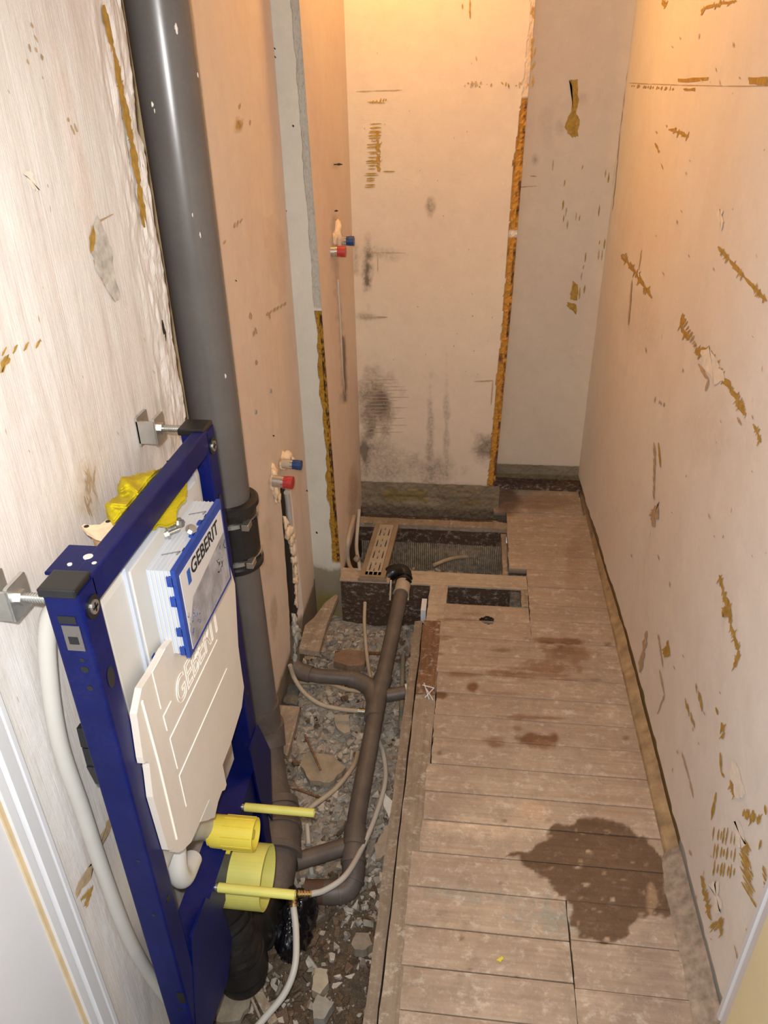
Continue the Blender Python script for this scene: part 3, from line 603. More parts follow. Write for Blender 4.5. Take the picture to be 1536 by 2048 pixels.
    nb = len(S.P); m_ = len(ring); sk = [(int(ring[j]), nb+j, nb+(j+1) % m_, int(ring[(j+1) % m_])) for j in range(m_)]
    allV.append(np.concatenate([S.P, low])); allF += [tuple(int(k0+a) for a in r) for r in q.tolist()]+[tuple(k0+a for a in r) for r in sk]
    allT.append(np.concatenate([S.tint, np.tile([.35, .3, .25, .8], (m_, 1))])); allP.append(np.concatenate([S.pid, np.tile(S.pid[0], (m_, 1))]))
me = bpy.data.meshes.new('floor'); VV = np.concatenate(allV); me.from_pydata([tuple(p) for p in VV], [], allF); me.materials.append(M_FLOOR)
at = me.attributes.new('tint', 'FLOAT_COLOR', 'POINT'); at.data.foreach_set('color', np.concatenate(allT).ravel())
at = me.attributes.new('pid', 'FLOAT_VECTOR', 'POINT'); at.data.foreach_set('vector', np.concatenate(allP).ravel()); me.update()
fl = bpy.data.objects.new('floor', me); COL.objects.link(fl); fl['kind'] = 'structure'
# strip where floor and right wall meet: bare ochre edge far, mortar near
mb = MB()
ys = np.linspace(.62, 3.1, 120); V = []
for y in ys:
    n = float(fbm(y*14, 3., 5))*.008; xw = float(xr(y))-.001
    if y > 1.22: V += [(XE-.004+n*.6, y, -.012), (XE+.004+n*.5, y, .004+n*.3), (xw, y, .024+n)]
    else:
        k = min(1, (1.22-y)/.1); V += [(XE-.008-.010*k+n, y, .002), (XE+.006+n*.5, y, .012+n), (xw, y, .030+n)]
far = [i for i in range(len(ys)-1) if ys[i] > 1.22]; near = [i for i in range(len(ys)-1) if ys[i] <= 1.22]
OCHST = simple('bare_ochre_plaster_edge', (.34, .235, .125), .9, 0, .35, 25, .8, (.24, .17, .11), .9)
for L, m in ((far, OCHST), (near, GREYM)):
    mb.add(V, [(3*i+j, 3*i+j+1, 3*i+j+4, 3*i+j+3) for i in L for j in (0, 1)], m)
mb.build('baseboard_right', kind='structure')
# plinths below the plaster
def rough_slab(name, x0, x1, y, z0, z1, mat, th, seed=0, bands=None, kind='structure'):
    def f(u, v): return np.stack([u, np.full_like(u, y), v], -1)
    S = Surf(f, x0, x1, z0, z1, .006, mat, (0, -1, 0)); S.dd = .006*fbm(S.U*25, S.V*25, seed)+.004*fbm(S.U*80, S.V*80, seed+1); return S
PLC = plaster('grey_concrete_plinth', (.30, .245, .175), (.22, .17, .11), 'h', .9)
S = rough_slab('', -.47, .135, YB-.006, -.06, .105, PLC, .02, 3)
S.poly([(770, 980), (855, 980), (855, 1005), (770, 1000)], (.24, .17, .03), .8, 4); S.blob(940, 1005, 30, 10, (.22, .15, .04), .7); S.over(np.clip((.0-S.V)/.02, 0, 1)*.8, (.08, .055, .035)); S.over(np.exp(-((S.V-.04)/.006)**2)*.6, (.10, .07, .05))
S.build('baseboard_back')
S = rough_slab('', .11, .505, YA-.008, -.02, .09, PLC, .02, 9); S.over((S.V < .045)*.8, (.13, .095, .03)); S.build('baseboard_alcove')
mb = MB(); mb.box((.112, 3.04, -.03), (.50, YA-.002, .022), M_DARKW); mb.build('trim_4', kind='structure')
# black underside of the pits, pit walls
EARTH = simple('dark_earth', (.07, .05, .035), .95, 0, .4, 18, .4, (.14, .11, .08), .9)
PITW = simple('rough_pit_brick', (.17, .135, .10), .95, 0, .4, 30, .4, (.30, .25, .19), 1, bscale=60)
mb = MB()
mb.box((-.60, 2.285, -.36), (-.56, 2.90, -.02), PITW); mb.box((-.58, 2.90, -.36), (.18, 2.93, -.02), PITW)
mb.box((.53, .3, -.36), (.56, 3.2, -.02), EARTH); mb.box((-.60, .3, -.36), (.56, .33, -.02), EARTH); mb.box((-.62, .30, -.38), (-.565, 1.30, -.01), PITW)
mb.build('foundation_walls', kind='structure')

# ---- rubble ground
def gz(x, y):
    return -.225+.028*fbm(x*5, y*5, 2)+.014*fbm(x*18, y*18, 6)+.03*np.clip((y-1.45)/.5, 0, 1)*(y < 2.3)-.02*np.clip((1.2-y)/.3, 0, 1)+.008*fbm(x*60, y*60, 1)
def fG(u, v): return np.stack([u, v, gz(u, v)], -1)
S = Surf(fG, -.60, .55, .30, 2.93, .009, RUB, (0, 0, 1))
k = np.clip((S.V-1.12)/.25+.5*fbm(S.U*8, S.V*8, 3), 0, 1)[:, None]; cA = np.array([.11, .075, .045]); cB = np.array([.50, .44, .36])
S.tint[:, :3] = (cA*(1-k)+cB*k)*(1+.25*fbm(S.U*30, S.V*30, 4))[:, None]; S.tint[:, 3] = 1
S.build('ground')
def chunk(R, c, r, flat, tone=1):
    """irregular shard: random convex-ish polygon prism"""
    n = int(R.integers(5, 8)); a = np.sort(R.random(n))*2*math.pi; rad = r*(.6+.5*R.random(n)); rx = .6+.6*R.random()
    T = np.stack([np.cos(a)*rad*rx, np.sin(a)*rad, np.zeros(n)], -1); h = r*flat
    V = np.concatenate([T*(.85+.15*R.random()), T]); V[:n, 2] = h/2+h*.25*R.random(n); V[n:, 2] = -h/2
    q = Matrix.Rotation(R.normal(0, .35), 3, 'X')@Matrix.Rotation(R.normal(0, .35), 3, 'Y')@Matrix.Rotation(R.random()*6.28, 3, 'Z')
    V = V@np.array(q).T+np.array(c)
    F = [tuple(range(n)), tuple(range(2*n-1, n-1, -1))]+[((i+1) % n, i, n+i, n+(i+1) % n) for i in range(n)]
    return V, F
def shard_mesh(parts, name):
    V = []; F = []; C = []
    k = 0
    for v, f, c in parts:
        V.append(v); F += [tuple(k+i for i in g) for g in f]; C.append(np.tile([*c, 1], (len(v), 1))); k += len(v)
    V = np.concatenate(V); me = bpy.data.meshes.new(name); me.from_pydata([tuple(p) for p in V], [], F); me.materials.append(RUB)
    at = me.attributes.new('tint', 'FLOAT_COLOR', 'POINT'); at.data.foreach_set('color', np.concatenate(C).ravel()); me.update(); return me
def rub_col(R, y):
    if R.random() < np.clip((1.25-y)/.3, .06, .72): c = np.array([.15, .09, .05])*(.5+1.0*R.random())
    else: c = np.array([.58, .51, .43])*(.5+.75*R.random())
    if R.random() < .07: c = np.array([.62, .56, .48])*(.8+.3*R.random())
    return c
R = np.random.default_rng(11); parts = []
for i in range(6200):
    y = R.uniform(.62, 2.24) if i < 5400 else R.uniform(2.34, 2.70); x = R.uniform(-.555, -.135) if i < 5400 else R.uniform(-.45, .165)
    r = .003+.016*R.random()**2.6; z = float(gz(x, y))+r*.35+.004
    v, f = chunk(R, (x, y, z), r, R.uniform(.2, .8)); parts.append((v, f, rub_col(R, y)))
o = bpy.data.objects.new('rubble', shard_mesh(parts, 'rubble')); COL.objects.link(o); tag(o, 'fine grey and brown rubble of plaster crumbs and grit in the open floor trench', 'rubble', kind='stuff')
pts = []
i = 0
while len(pts) < 170:
    y = R.uniform(.66, 2.22); x = R.uniform(-.53, -.16); r = R.uniform(.011, .026)
    if all(math.hypot(x-a, y-b) > (r+c)*.9 for a, b, c in pts): pts.append((x, y, r))
for (x, y, r) in pts:
    v, f = chunk(R, (0, 0, 0), r, R.uniform(.18, .5)); me = shard_mesh([(v, f, rub_col(R, y)*1.12)], 'plaster_shard')
    o = bpy.data.objects.new('plaster_shard', me); COL.objects.link(o); o.location = (x, y, float(gz(x, y))+r*.25+.005)
    tag(o, 'broken plaster or mortar shard lying in the rubble of the floor trench', 'rubble piece', 'broken shards in the floor trench')
def slab(name, px_pts, z, th, col, label, cat, mat=None, tilt=0):
    mb = MB(); pts = [PZ(z, *p) for p in px_pts]; c = np.mean(pts, axis=0); q_ = []
    for k in range(len(pts)):
        a_, b_ = pts[k], pts[(k+1) % len(pts)]; L_ = np.linalg.norm(b_-a_)
        for j in range(4): q_.append(a_+(b_-a_)*j/4+np.array([random.uniform(-1, 1), random.uniform(-1, 1), 0])*L_*.06)
    pts = q_
    pts = [p+np.array([0, 0, tilt*(p[1]-c[1])]) for p in pts]
    mb.prism([p+np.array([0, 0, th/2]) for p in pts], (0, 0, -th), mat or simple(name+'_mat', col, .9, 0, .15, 40, .4, bump=.5)); o = mb.build(name); tag(o, label, cat); return o
slab('tile_fragment', [(765, 1668), (787, 1644), (784, 1700), (752, 1718), (750, 1690)], -.185, .010, (.40, .32, .24), 'flat beige tile fragment leaning by the long beam at the trench edge', 'tile', tilt=.15)
slab('plaster_slab', [(446, 1985), (470, 1968), (505, 1970), (512, 1985), (480, 2046), (430, 2048)], -.17, .016, (.24, .20, .145), 'dull olive slab of rubble at the foot of the blue frame', 'slab')
slab('pale_mortar_chunk', [(622, 1985), (632, 1942), (655, 1945), (658, 1972), (640, 1995)], -.165, .03, (.40, .35, .26), 'pale cream mortar chunk near the bottom of the trench', 'rubble piece')
slab('grey_mortar_chunk', [(625, 2018), (636, 1997), (668, 2012), (650, 2045), (628, 2045)], -.165, .03, (.30, .28, .24), 'light grey mortar chunk below the pale cream one at bottom of trench', 'rubble piece')
slab('round_mortar_chunk', [(704, 1895), (712, 1872), (738, 1874), (745, 1895), (728, 1907), (710, 1906)], -.165, .03, (.27, .22, .165), 'roundish beige mortar chunk under the elbow of the grey drain', 'rubble piece')
slab('white_flake', [(770, 1590), (788, 1610), (780, 1636), (766, 1612)], -.17, .004, (.70, .67, .60), 'thin white pointed flake between grey drain and long beam', 'flake', tilt=.3)
slab('green_cloth_scrap', [(567, 1405), (580, 1368), (600, 1375), (594, 1412)], -.10, .006, (.10, .10, .085), 'dark grey rag scrap under the thin white pipe beside the trench wall', 'scrap')
slab('brick_fragment', [(668, 1330), (670, 1312), (700, 1304), (735, 1310), (728, 1335), (700, 1340)], -.16, .03, (.24, .15, .10), 'reddish brown brick fragment between branch pipe and cross joist', 'brick')
slab('broad_mortar_slab', [(600, 1535), (612, 1510), (668, 1515), (690, 1540), (660, 1570), (620, 1565)], -.185, .02, (.34, .28, .20), 'broad flat grey brown mortar slab in the rubble beside the soil pipe', 'slab')
slab('square_plaster_piece', [(668, 1432), (700, 1432), (700, 1465), (688, 1470), (670, 1455)], -.17, .012, (.42, .36, .28), 'squarish pale plaster piece right below the chrome pipe coupling', 'slab')
slab('yellow_paper_scrap', [(992, 1920), (1004, 1913), (1007, 1917), (1001, 1924)], .004, .003, (.75, .68, .08), 'small bright yellow scrap lying on the near floorboards', 'scrap', mat=YEL)

# ---- joists and boards
def beam(name, lo, hi, mat, label, ang=0, nz=0.004):
    mb = MB(); n = 40; ax = 0 if hi[0]-lo[0] > hi[1]-lo[1] else 1; V = []
    o_ = 1-ax
    for i in range(n+1):
        t = i/n; p = lo[ax]+(hi[ax]-lo[ax])*t
        for (a, b) in ((0, 0), (0, .5), (0, 1), (.5, 1), (1, 1), (1, .5), (1, 0)):
            q = [0, 0, 0]; q[ax] = p; q[o_] = lo[o_]+(hi[o_]-lo[o_])*a+nz*float(fbm(p*20, a*3+b, 7)); q[2] = lo[2]+(hi[2]-lo[2])*b+nz*.6*float(fbm(p*17, a*5+b*2, 3)); V.append(q)
    mb.add(V, [(i*7+j, i*7+(j+1) % 7, (i+1)*7+(j+1) % 7, (i+1)*7+j) for i in range(n) for j in range(7)]+[tuple(range(6, -1, -1)), tuple(range(n*7, n*7+7))], mat)
    o = mb.build(name); tag(o, label, 'beam'); return o
jo = empty('cross_joist', (-.1, 2.31, -.25)); tag(jo, 'thick wooden cross joist with a notch where the drain pipe crosses it', 'beam')
mb = MB()
mb.box((-.455, 2.272, -.22), (-.275, 2.352, -.004), M_DARKW); mb.box((-.275, 2.272, -.22), (-.195, 2.352, -.055), M_DARKW); mb.box((-.195, 2.272, -.22), (-.115, 2.352, -.004), M_DARKW); mb.box((-.115, 2.28, -.22), (.17, 2.352, -.004), M_DARKW); mb.build('joist_body', jo)
mb = MB(); mb.box((-.458, 2.268, -.006), (-.272, 2.350, .0), M_PLAINW); mb.box((-.197, 2.268, -.006), (.23, 2.352, .0), M_PLAINW); mb.build('weathered_top', jo)
beam('rear_joist', (-.45, 2.70, -.026), (.20, 2.75, -.006), M_BEAM, 'rear joist along the far side of the open shower pit under the concrete')
beam('rear_joist_lower', (-.45, 2.735, -.12), (.20, 2.77, -.02), M_DARKW, 'dark reddish timber directly behind and below the rear joist') if False else None
mb = MB(); mb.box((-.455, 2.705, -.095), (.168, 2.80, -.027), M_DARKW)
for i in range(70): x = -.44+i*.0087; mb.box((x, 2.705+random.uniform(-.004, .004), -.26), (x+.0065, 2.73, -.097), simple('straw_brick', (.30, .24, .17), .95, 0, .5, 60, .3, bump=.8))
mb.build('pit_rear_face', kind='structure')
beam('long_joist', (-.130, .35, -.20), (-.070, 1.985, -.004), M_BEAM, 'long dusty timber joist running along the left edge of the floorboards', nz=.003)
beam('stained_joist_end', (-.129, 1.70, -.02), (-.072, 2.055, .0005), M_BROWN, 'rusty brown stained length of joist beside the far floorboards', nz=.003)
beam('trimmer_board', (-.122, 2.055, -.12), (-.058, 2.268, -.002), M_PLAINW, 'pale trimmer board left of the small rectangular floor opening')
beam('side_plank', (-.165, .35, -.20), (-.138, 2.12, -.055), M_BEAM, 'narrow upright plank on edge inside the trench, left of the long joist')
beam('opening_ledge', (.205, 2.165, -.03), (.2295, 2.35, -.001), M_BEAM, 'short battens at the right end of the small floor opening')
beam('pit_side_batten', (.145, 2.352, -.08), (.166, 2.70, -.03), M_BEAM, 'batten along the right side of the open shower pit')
mb = MB(); mb.box((-.146, 2.13, -.07), (-.128, 2.20, -.015), TRIMW); o = mb.build('white_spacer'); tag(o, 'small white block wedged between side plank and joist', 'block')
def board(name, px_pts, z, th, label, mat=M_BEAM):
    mb = MB(); mb.prism([PZ(z, *p) for p in px_pts], (0, 0, -th), mat); o = mb.build(name); tag(o, label, 'board'); return o
board('floorboard_remnant', [(598, 1298), (638, 1303), (641, 1294), (655, 1245), (676, 1192), (672, 1188), (650, 1205), (628, 1235), (610, 1250)], -.004, .02, 'broken floorboard end under the pink wall at the left of the trench')
board('floorboard_stub', [(558, 1410), (600, 1413), (590, 1455), (574, 1512), (560, 1500)], -.02, .02, 'short pale floorboard stub beside the foot of the soil pipe')
mb = MB(); a, b = PZ(-.16, 610, 1470), PZ(-.16, 641, 1540); mb.obox(a, b, .006, .006, M_BROWN); o = mb.build('wood_sliver'); tag(o, 'thin brown wood sliver on the rubble near the floorboard stub', 'splinter')
mb = MB(); a, b = PZ(-.17, 575, 1572), PZ(-.17, 660, 1602); mb.obox(a, b, .006, .005, M_BROWN); o = mb.build('twig'); tag(o, 'long thin twig crossing under the white pipe by the soil pipe', 'splinter')
mb = MB(); a, b = PZ(-.17, 495, 1945), PZ(-.17, 548, 2048); mb.obox(a, b, .02, .012, M_BEAM); a, b = PZ(-.17, 478, 1940), PZ(-.17, 525, 2048); mb.obox(a, b, .005, .012, M_BEAM); o = mb.build('split_lath'); tag(o, 'split wooden lath sticking out from under the black waste bend', 'splinter')
mb = MB(); a, b = PZ(-.18, 655, 1282), PZ(-.18, 690, 1280); mb.obox(PZ(-.16, 670, 1305), PZ(-.16, 800, 1308), .01, .008, M_BROWN); o = mb.build('brown_lath'); tag(o, 'thin brown lath lying crossways in front of the cross joist', 'splinter')

# ================================================================== SOIL PIPE
CX, CY, CR = -.553, 1.474, .0553
sp = empty('soil_pipe', (CX, CY, -.1)); tag(sp, 'tall dark grey plastic soil pipe standing in the left wall chase', 'pipe')
zc1 = float(PY(CY, 480, 1000)[2]); zc0 = float(PY(CY, 480, 1115)[2])
mb = MB(); mb.tube([(CX, CY, zc0+.03), (CX, CY, 2.48)], CR, GREYP, 64); mb.build('upper_pipe', sp)
mb = MB(); mb.tube([(CX+.008, CY, zc0+.06), (CX+.008, CY, .55), (CX+.012, CY, .10)], .050, GREYP, 56); mb.build('lower_pipe', sp)
mb = MB(); cc = (CX+.003, CY)
prof = [(zc0-.012, .056), (zc0-.012, .067), (zc0, .068), (zc0+.004, .064), (zc0+.02, .063), (zc1-.03, .063), (zc1-.012, .066), (zc1-.01, .071), (zc1+.002, .071), (zc1+.006, .066), (zc1+.006, .054)]
mb.tube([(cc[0], cc[1], z) for z, r in prof], [r for z, r in prof], BLACK, 56, cap=False, smooth=False, ax=(0, 0, 1))
cp = mb.build('rubber_coupling', sp)
for z in (zc1-.045, zc0+.012):
    mb = MB(); mb.tube([(cc[0], cc[1], z), (cc[0], cc[1], z+.0001), (cc[0], cc[1], z+.010), (cc[0], cc[1], z+.0101)], [.062, .0665, .0665, .062], STEEL, 56, cap=False, smooth=False)
    mb.rbox((cc[0]+.045, cc[1]-.06, z-.003), (cc[0]+.062, cc[1]-.030, z+.013), STEEL, .002)
    for k in range(12): a = -.9+k*.07; mb.box((cc[0]+.0672*math.cos(a)-.001, cc[1]+.0672*math.sin(a)-.001, z+.001), (cc[0]+.0672*math.cos(a)+.001, cc[1]+.0672*math.sin(a)+.001, z+.009), BLACK)
    mb.build('hose_clamp', cp)
# plaster specks on the pipe
for (px, py, r) in ((352, 57, .0075), (305, 208, .004), (309, 222, .003), (451, 752, .0045), (395, 150, .003), (400, 470, .004), (385, 430, .003)):
    rr_ = ray(px, py); # intersect with the cylinder
    ox, oy = 0-CX, 0-CY; A = rr_[0]**2+rr_[1]**2; B = 2*(ox*rr_[0]+oy*rr_[1]); Cc = ox*ox+oy*oy-CR*CR; t = (-B-math.sqrt(max(0, B*B-4*A*Cc)))/(2*A); p = np.array([0, 0, HC])+rr_*t
    mb = MB(); mb.lump(p, r, PALE, int(px), 6, .5, (.5, .5, 1)); mb.build('plaster_splash', sp)
# bottom branch fitting, sweeps towards the toilet connection
mb = MB(); path = smooth_path([(CX+.012, CY, .14), (CX+.014, CY-.01, .03), (-.515, 1.385, -.045), (-.468, 1.28, -.085), (-.445, 1.18, -.10), (-.44, 1.09, -.12)], 6)
mb.tube(path, .055, GREYP2, 48); mb.tube(path[4:9], .062, GREYP2, 48); mb.tube(path[17:24], .064, GREYP2, 48, smooth=True)
for k in (16, 19, 23): mb.tube(path[k:k+2], .068, GREYP2, 48)
mb.build('branch_fitting', sp)

# ================================================================== MAIN DRAIN IN THE TRENCH
dr = empty('drain_pipe', (-.25, 1.7, -.2)); tag(dr, 'dusty grey plastic drain pipe running the length of the trench with branches', 'pipe')
A = PZ(-.012, 803, 1185); B = PZ(-.075, 763, 1370); C = PZ(-.10, 738, 1500); D = PZ(-.125, 711, 1650); E_ = PZ(-.14, 707, 1712)
mb = MB(); run = smooth_path([A, B, C, D, E_], 8); mb.tube(run, .0255, GREYP2, 32); mb.build('main_run', dr)
mb = MB(); c0 = PZ(-.085, 752, 1400); c1 = PZ(-.097, 742, 1478); mb.tube([B+(A-B)*.08, c0], .0295, GREYP2, 32); mb.tube([c0, c0+(c1-c0)*.5], .030, GREYP2, 32)
br0 = PZ(-.085, 750, 1405); br1 = PZ(-.075, 718, 1362); br2 = PZ(-.068, 640, 1352)
mb.tube(smooth_path([br0, PZ(-.08, 742, 1378), br1, PZ(-.072, 700, 1357)], 6), .028, GREYP2, 32); mb.build('tee_fitting', dr)
mb = MB(); mb.tube([PZ(-.072, 704, 1357), br2, PZ(-.065, 618, 1348)], .0235, GREYP2, 32); mb.tube(smooth_path([PZ(-.065, 622, 1349), PZ(-.06, 600, 1342), PZ(-.05, 588, 1332)], 6), .0275, GREYP2, 32); mb.build('left_branch', dr)
mb = MB(); r0_ = PZ(-.09, 762, 1393); r1_ = PZ(-.085, 815, 1384); mb.tube([r0_, r1_], .021, GREYP2, 28); mb.build('right_branch', dr)
mb = MB(); d_ = (r1_-r0_)/np.linalg.norm(r1_-r0_); mb.tube([r1_-d_*.006, r1_+d_*.006], .0265, TRIMW, 28); mb.build('white_end_cap', dr)
mb = MB(); el = smooth_path([D+(E_-D)*.1, E_, PZ(-.155, 706, 1752), PZ(-.165, 694, 1777), PZ(-.165, 672, 1784), PZ(-.165, 648, 1784)], 6); mb.tube(el, .030, GREYP2, 36)
for k in (3, 7, 13, 22): mb.tube(el[k:k+2], .033, GREYP2, 36)
mb.build('elbow', dr)
mb = MB(); mb.tube([PZ(-.165, 655, 1784), PZ(-.165, 610, 1783)], .029, simple('rust_brown_pipe', (.10, .055, .04), .6), 32); mb.build('end_socket', dr)
mb = MB(); mb.tube([PZ(-.14, 700, 1690), PZ(-.13, 610, 1718), PZ(-.125, 590, 1724)], .0225, GREYP2, 32); mb.build('lower_branch', dr)
mb = MB(); up = (A-B)/np.linalg.norm(A-B); mb.tube([A-up*.005, A+up*.055], .0275, HOSEB, 32); mb.tube([A-up*.007, A-up*.001], .029, HOSEB, 32); mb.build('white_collar', dr)
mb = MB(); T0 = A+up*.05; mb.tube(smooth_path([T0-up*.01, T0+up*.03, T0+up*.055+np.array([-.012, 0, .004]), T0+up*.06+np.array([-.045, 0, .0]), T0+up*.045+np.array([-.07, 0, -.01])], 8), .0275, BLACKP, 32)
for q in (T0, T0+up*.02): mb.tube([q, q+up*.006], .031, BLACKP, 32)
mb.build('black_trap_bend', dr)
for px in (782, 818): mb = MB(); a = PZ(-.002, px, 1160); b = PY(2.268, px-2, 1200); mb.obox(a, b, .006, .004, FOAM, (0, 1, 0)); mb.build('support_strap', dr)

# ================================================================== SHOWER DRAIN
g = empty('shower_drain', (-.335, 2.50, 0)); tag(g, 'slotted linear shower drain resting across the open pit', 'drain')
NL, NR, FL, FR = PZ(.02, 722, 1152), PZ(.02, 767, 1155), PZ(.02, 753, 1046), PZ(.02, 796, 1049)
yA_, yB_ = 2.27, 2.655; cx0 = (NL[0]+NR[0])/2; cx1 = (FL[0]+FR[0])/2; hw = .0475
ya, yb = float(NL[1]), float(FL[1])
def GX(t, s_): return cx0+(cx1-cx0)*t+s_*hw
mb = MB()
def bar(s0, s1, t0, t1, z0, z1, m):
    V = [(GX(t, s_), ya+(yb-ya)*t, z) for z in (z0, z1) for t, s_ in ((t0, s0), (t0, s1), (t1, s1), (t1, s0))]
    mb.add(V, [(0, 3, 2, 1), (4, 5, 6, 7), (0, 1, 5, 4), (1, 2, 6, 5), (2, 3, 7, 6), (3, 0, 4, 7)], m)
bar(-1, -.62, 0, 1, .002, .020, GRATEF); bar(.62, 1, 0, 1, .002, .020, GRATEF); bar(-.62, .62, 0, .03, .002, .020, GRATEF); bar(-.62, .62, .97, 1, .002, .020, GRATEF)
bar(-1.12, 1.12, -.012, 0, .0, .012, GRATEF); bar(-.6, .6, .03, .97, -.045, -.004, BLACKP); mb.build('drain_frame', g)
mb = MB(); cols = (-.36, 0, .36); sw = .045; rows = 12
bar(-.60, cols[0]-sw, .035, .965, .012, .022, GRATE); bar(cols[2]+sw, .60, .035, .965, .012, .022, GRATE)
bar(cols[0]+sw, cols[1]-sw, .035, .965, .012, .022, GRATE); bar(cols[1]+sw, cols[2]-sw, .035, .965, .012, .022, GRATE)
bar(-.60, .60, .035, .075, .012, .022, GRATE)
for ci, c in enumerate(cols):
    offt = .0 if ci != 1 else .055; t = .075
    gaps = [.10+offt+k*.115*1.0 for k in range(8)]
    for k in range(8):
        s0 = .10+k*.215 if ci != 1 else .085+k*.11; ln = .135 if ci != 1 else .05
        if s0+ln > .96: break
        bar(c-sw, c+sw, t, s0, .012, .022, GRATE); t = s0+ln
    bar(c-sw, c+sw, t, .965, .012, .022, GRATE)
mb.build('slotted_grate', g)
mb = MB(); mb.lump(PZ(.01, 713, 1118), .014, GRATEF, 3, 6, .3); mb.build('corner_lug', g)
def hosemb(pts, r, m): 
    mb = MB(); mb.tube(smooth_path(pts, 8), r, m, 16); return mb
o = hosemb([(-.452, 2.74, .03), PZ(-.01, 713, 1090), PZ(-.005, 718, 1125), PZ(.0, 720, 1140)], .0075, HOSE).build('water_pipe'); tag(o, 'thin white water pipe coming down the wall to the right, beside the shower drain', 'pipe')
o = hosemb([(-.452, 2.60, .08), PX(-.45, 696, 1080), PZ(-.02, 696, 1120), PZ(-.01, 706, 1143), PZ(-.005, 718, 1150)], .0085, HOSEB).build('water_pipe'); tag(o, 'outer curved cream water pipe hugging the wall left of the shower drain', 'pipe')
o = hosemb([PZ(-.10, 868, 1130), PZ(-.12, 900, 1118), PZ(-.16, 940, 1112), PZ(-.15, 1005, 1105)], .008, HOSEB).build('buried_pipe'); tag(o, 'dusty pipe lying across the bottom of the open shower pit', 'pipe')

# ================================================================== HOSES IN THE TRENCH
def water_hose(pts, r, mat, label, fit=None, fitd=None, shiny=BRASS, name='water_hose'):
    e = empty(name, tuple(pts[0])); tag(e, label, 'pipe'); hosemb(pts, r, mat).build('hose', e)
    if fit is not None:
        mb = MB(); f0 = np.array(fit, float); d = np.array(fitd, float); d /= np.linalg.norm(d)
        for k in range(5): mb.tube([f0+d*(.007*k), f0+d*(.007*k+.0052)], r*1.15 if k % 2 else r*1.3, shiny, 18)
        mb.tube([f0, f0+d*.034], r*.85, shiny, 16); mb.build('coupling', e)
    return e
# short hose at the bottom
h0 = PZ(-.02, 587, 1815); hp = [h0, PZ(-.04, 592, 1865), PZ(-.06, 590, 1930), PZ(-.09, 570, 1985), PZ(-.12, 530, 2035), PZ(-.14, 500, 2070)]
f0 = PZ(-.005, 585, 1780); water_hose(hp, .0075, HOSE, 'white water hose with brass coupling curving down at the bottom beside the black bag', h0, f0-h0)
h1 = PZ(-.06, 621, 1788); hp = [h1, PZ(-.07, 650, 1780), PZ(-.08, 690, 1752), PZ(-.12, 722, 1700), PZ(-.15, 752, 1630), PZ(-.16, 771, 1560), PZ(-.17, 766, 1505), PZ(-.18, 752, 1470)]
water_hose(hp, .0072, HOSE, 'white water hose looping right of the grey drain from a brass coupling', h1, PZ(-.05, 598, 1788)-h1)
h2 = PZ(-.12, 716, 1422); hp = [h2, PZ(-.12, 680, 1418), PZ(-.11, 640, 1408), PZ(-.09, 608, 1385), PZ(-.06, 588, 1355), PZ(-.01, 580, 1330)]
water_hose(hp, .0072, HOSEB, 'cream water pipe curving from the wall foot to a chrome coupling at the drain', h2, PZ(-.12, 734, 1424)-h2, STEEL)
water_hose([PZ(-.17, 590, 1640), PZ(-.14, 625, 1612), PZ(-.14, 670, 1578), PZ(-.15, 705, 1535), PZ(-.16, 716, 1505)], .0072, HOSEB, 'cream pipe running diagonally under the drain from behind the soil pipe')
water_hose([PZ(-.16, 600, 1365), PZ(-.15, 650, 1366), PZ(-.15, 690, 1378), PZ(-.15, 722, 1384)], .0065, HOSEB, 'thin buried cream pipe just below the left branch of the drain')
water_hose([PZ(-.06, 730, 1205), PZ(-.09, 729, 1250), PZ(-.13, 735, 1320), PZ(-.15, 744, 1372)], .0065, HOSEB, 'short cream pipe stub rising in front of the cross joist', name='pipe_stub')
water_hose([PZ(-.17, 614, 1650), PZ(-.17, 617, 1690)], .0068, HOSE, 'short upright white pipe end behind the lower drain branch', name='pipe_stub')
water_hose([PZ(-.18, 620, 1725), PZ(-.18, 624, 1752)], .0068, HOSE, 'short white pipe piece in front of the lower drain branch', name='pipe_stub')
cr = empty('conduit_pipe', tuple(PZ(-.17, 803, 1400))); tag(cr, 'thin grey green conduit with an open end lying beside the upright plank', 'pipe')
GRN = simple('grey_green_conduit', (.22, .21, .16), .6, 0, .15, 20, .4)
mb = MB(); mb.hollow(PZ(-.15, 806, 1310), PZ(-.16, 802, 1462), .0085, .0068, GRN, 20, .03, DARK); mb.build('conduit', cr)
# black bag
mb = MB(); c = PZ(-.12, 592, 1845); n = 34; V = []; F = []
for i in range(n+1):
    for j in range(n*2):
        th = math.pi*i/n; f = math.pi*j/n; dd = np.array([math.sin(th)*math.cos(f), math.sin(th)*math.sin(f), math.cos(th)])
        k = 1+.35*float(fbm(dd[0]*2.2+dd[2], dd[1]*2.2+5, 3))+.22*abs(float(fbm(dd[0]*6+3, dd[1]*6+dd[2]*5, 8)))-.1
        V.append(c+dd*k*np.array([.045, .085, .075]))
q = n*2
for i in range(n):
    for j in range(q): F.append((i*q+j, (i+1)*q+j, (i+1)*q+(j+1) % q, i*q+(j+1) % q))
mb.add(V, F, BAG, True); o = mb.build('plastic_bag'); tag(o, 'crumpled shiny black plastic bag in the trench behind the yellow rods', 'bag')

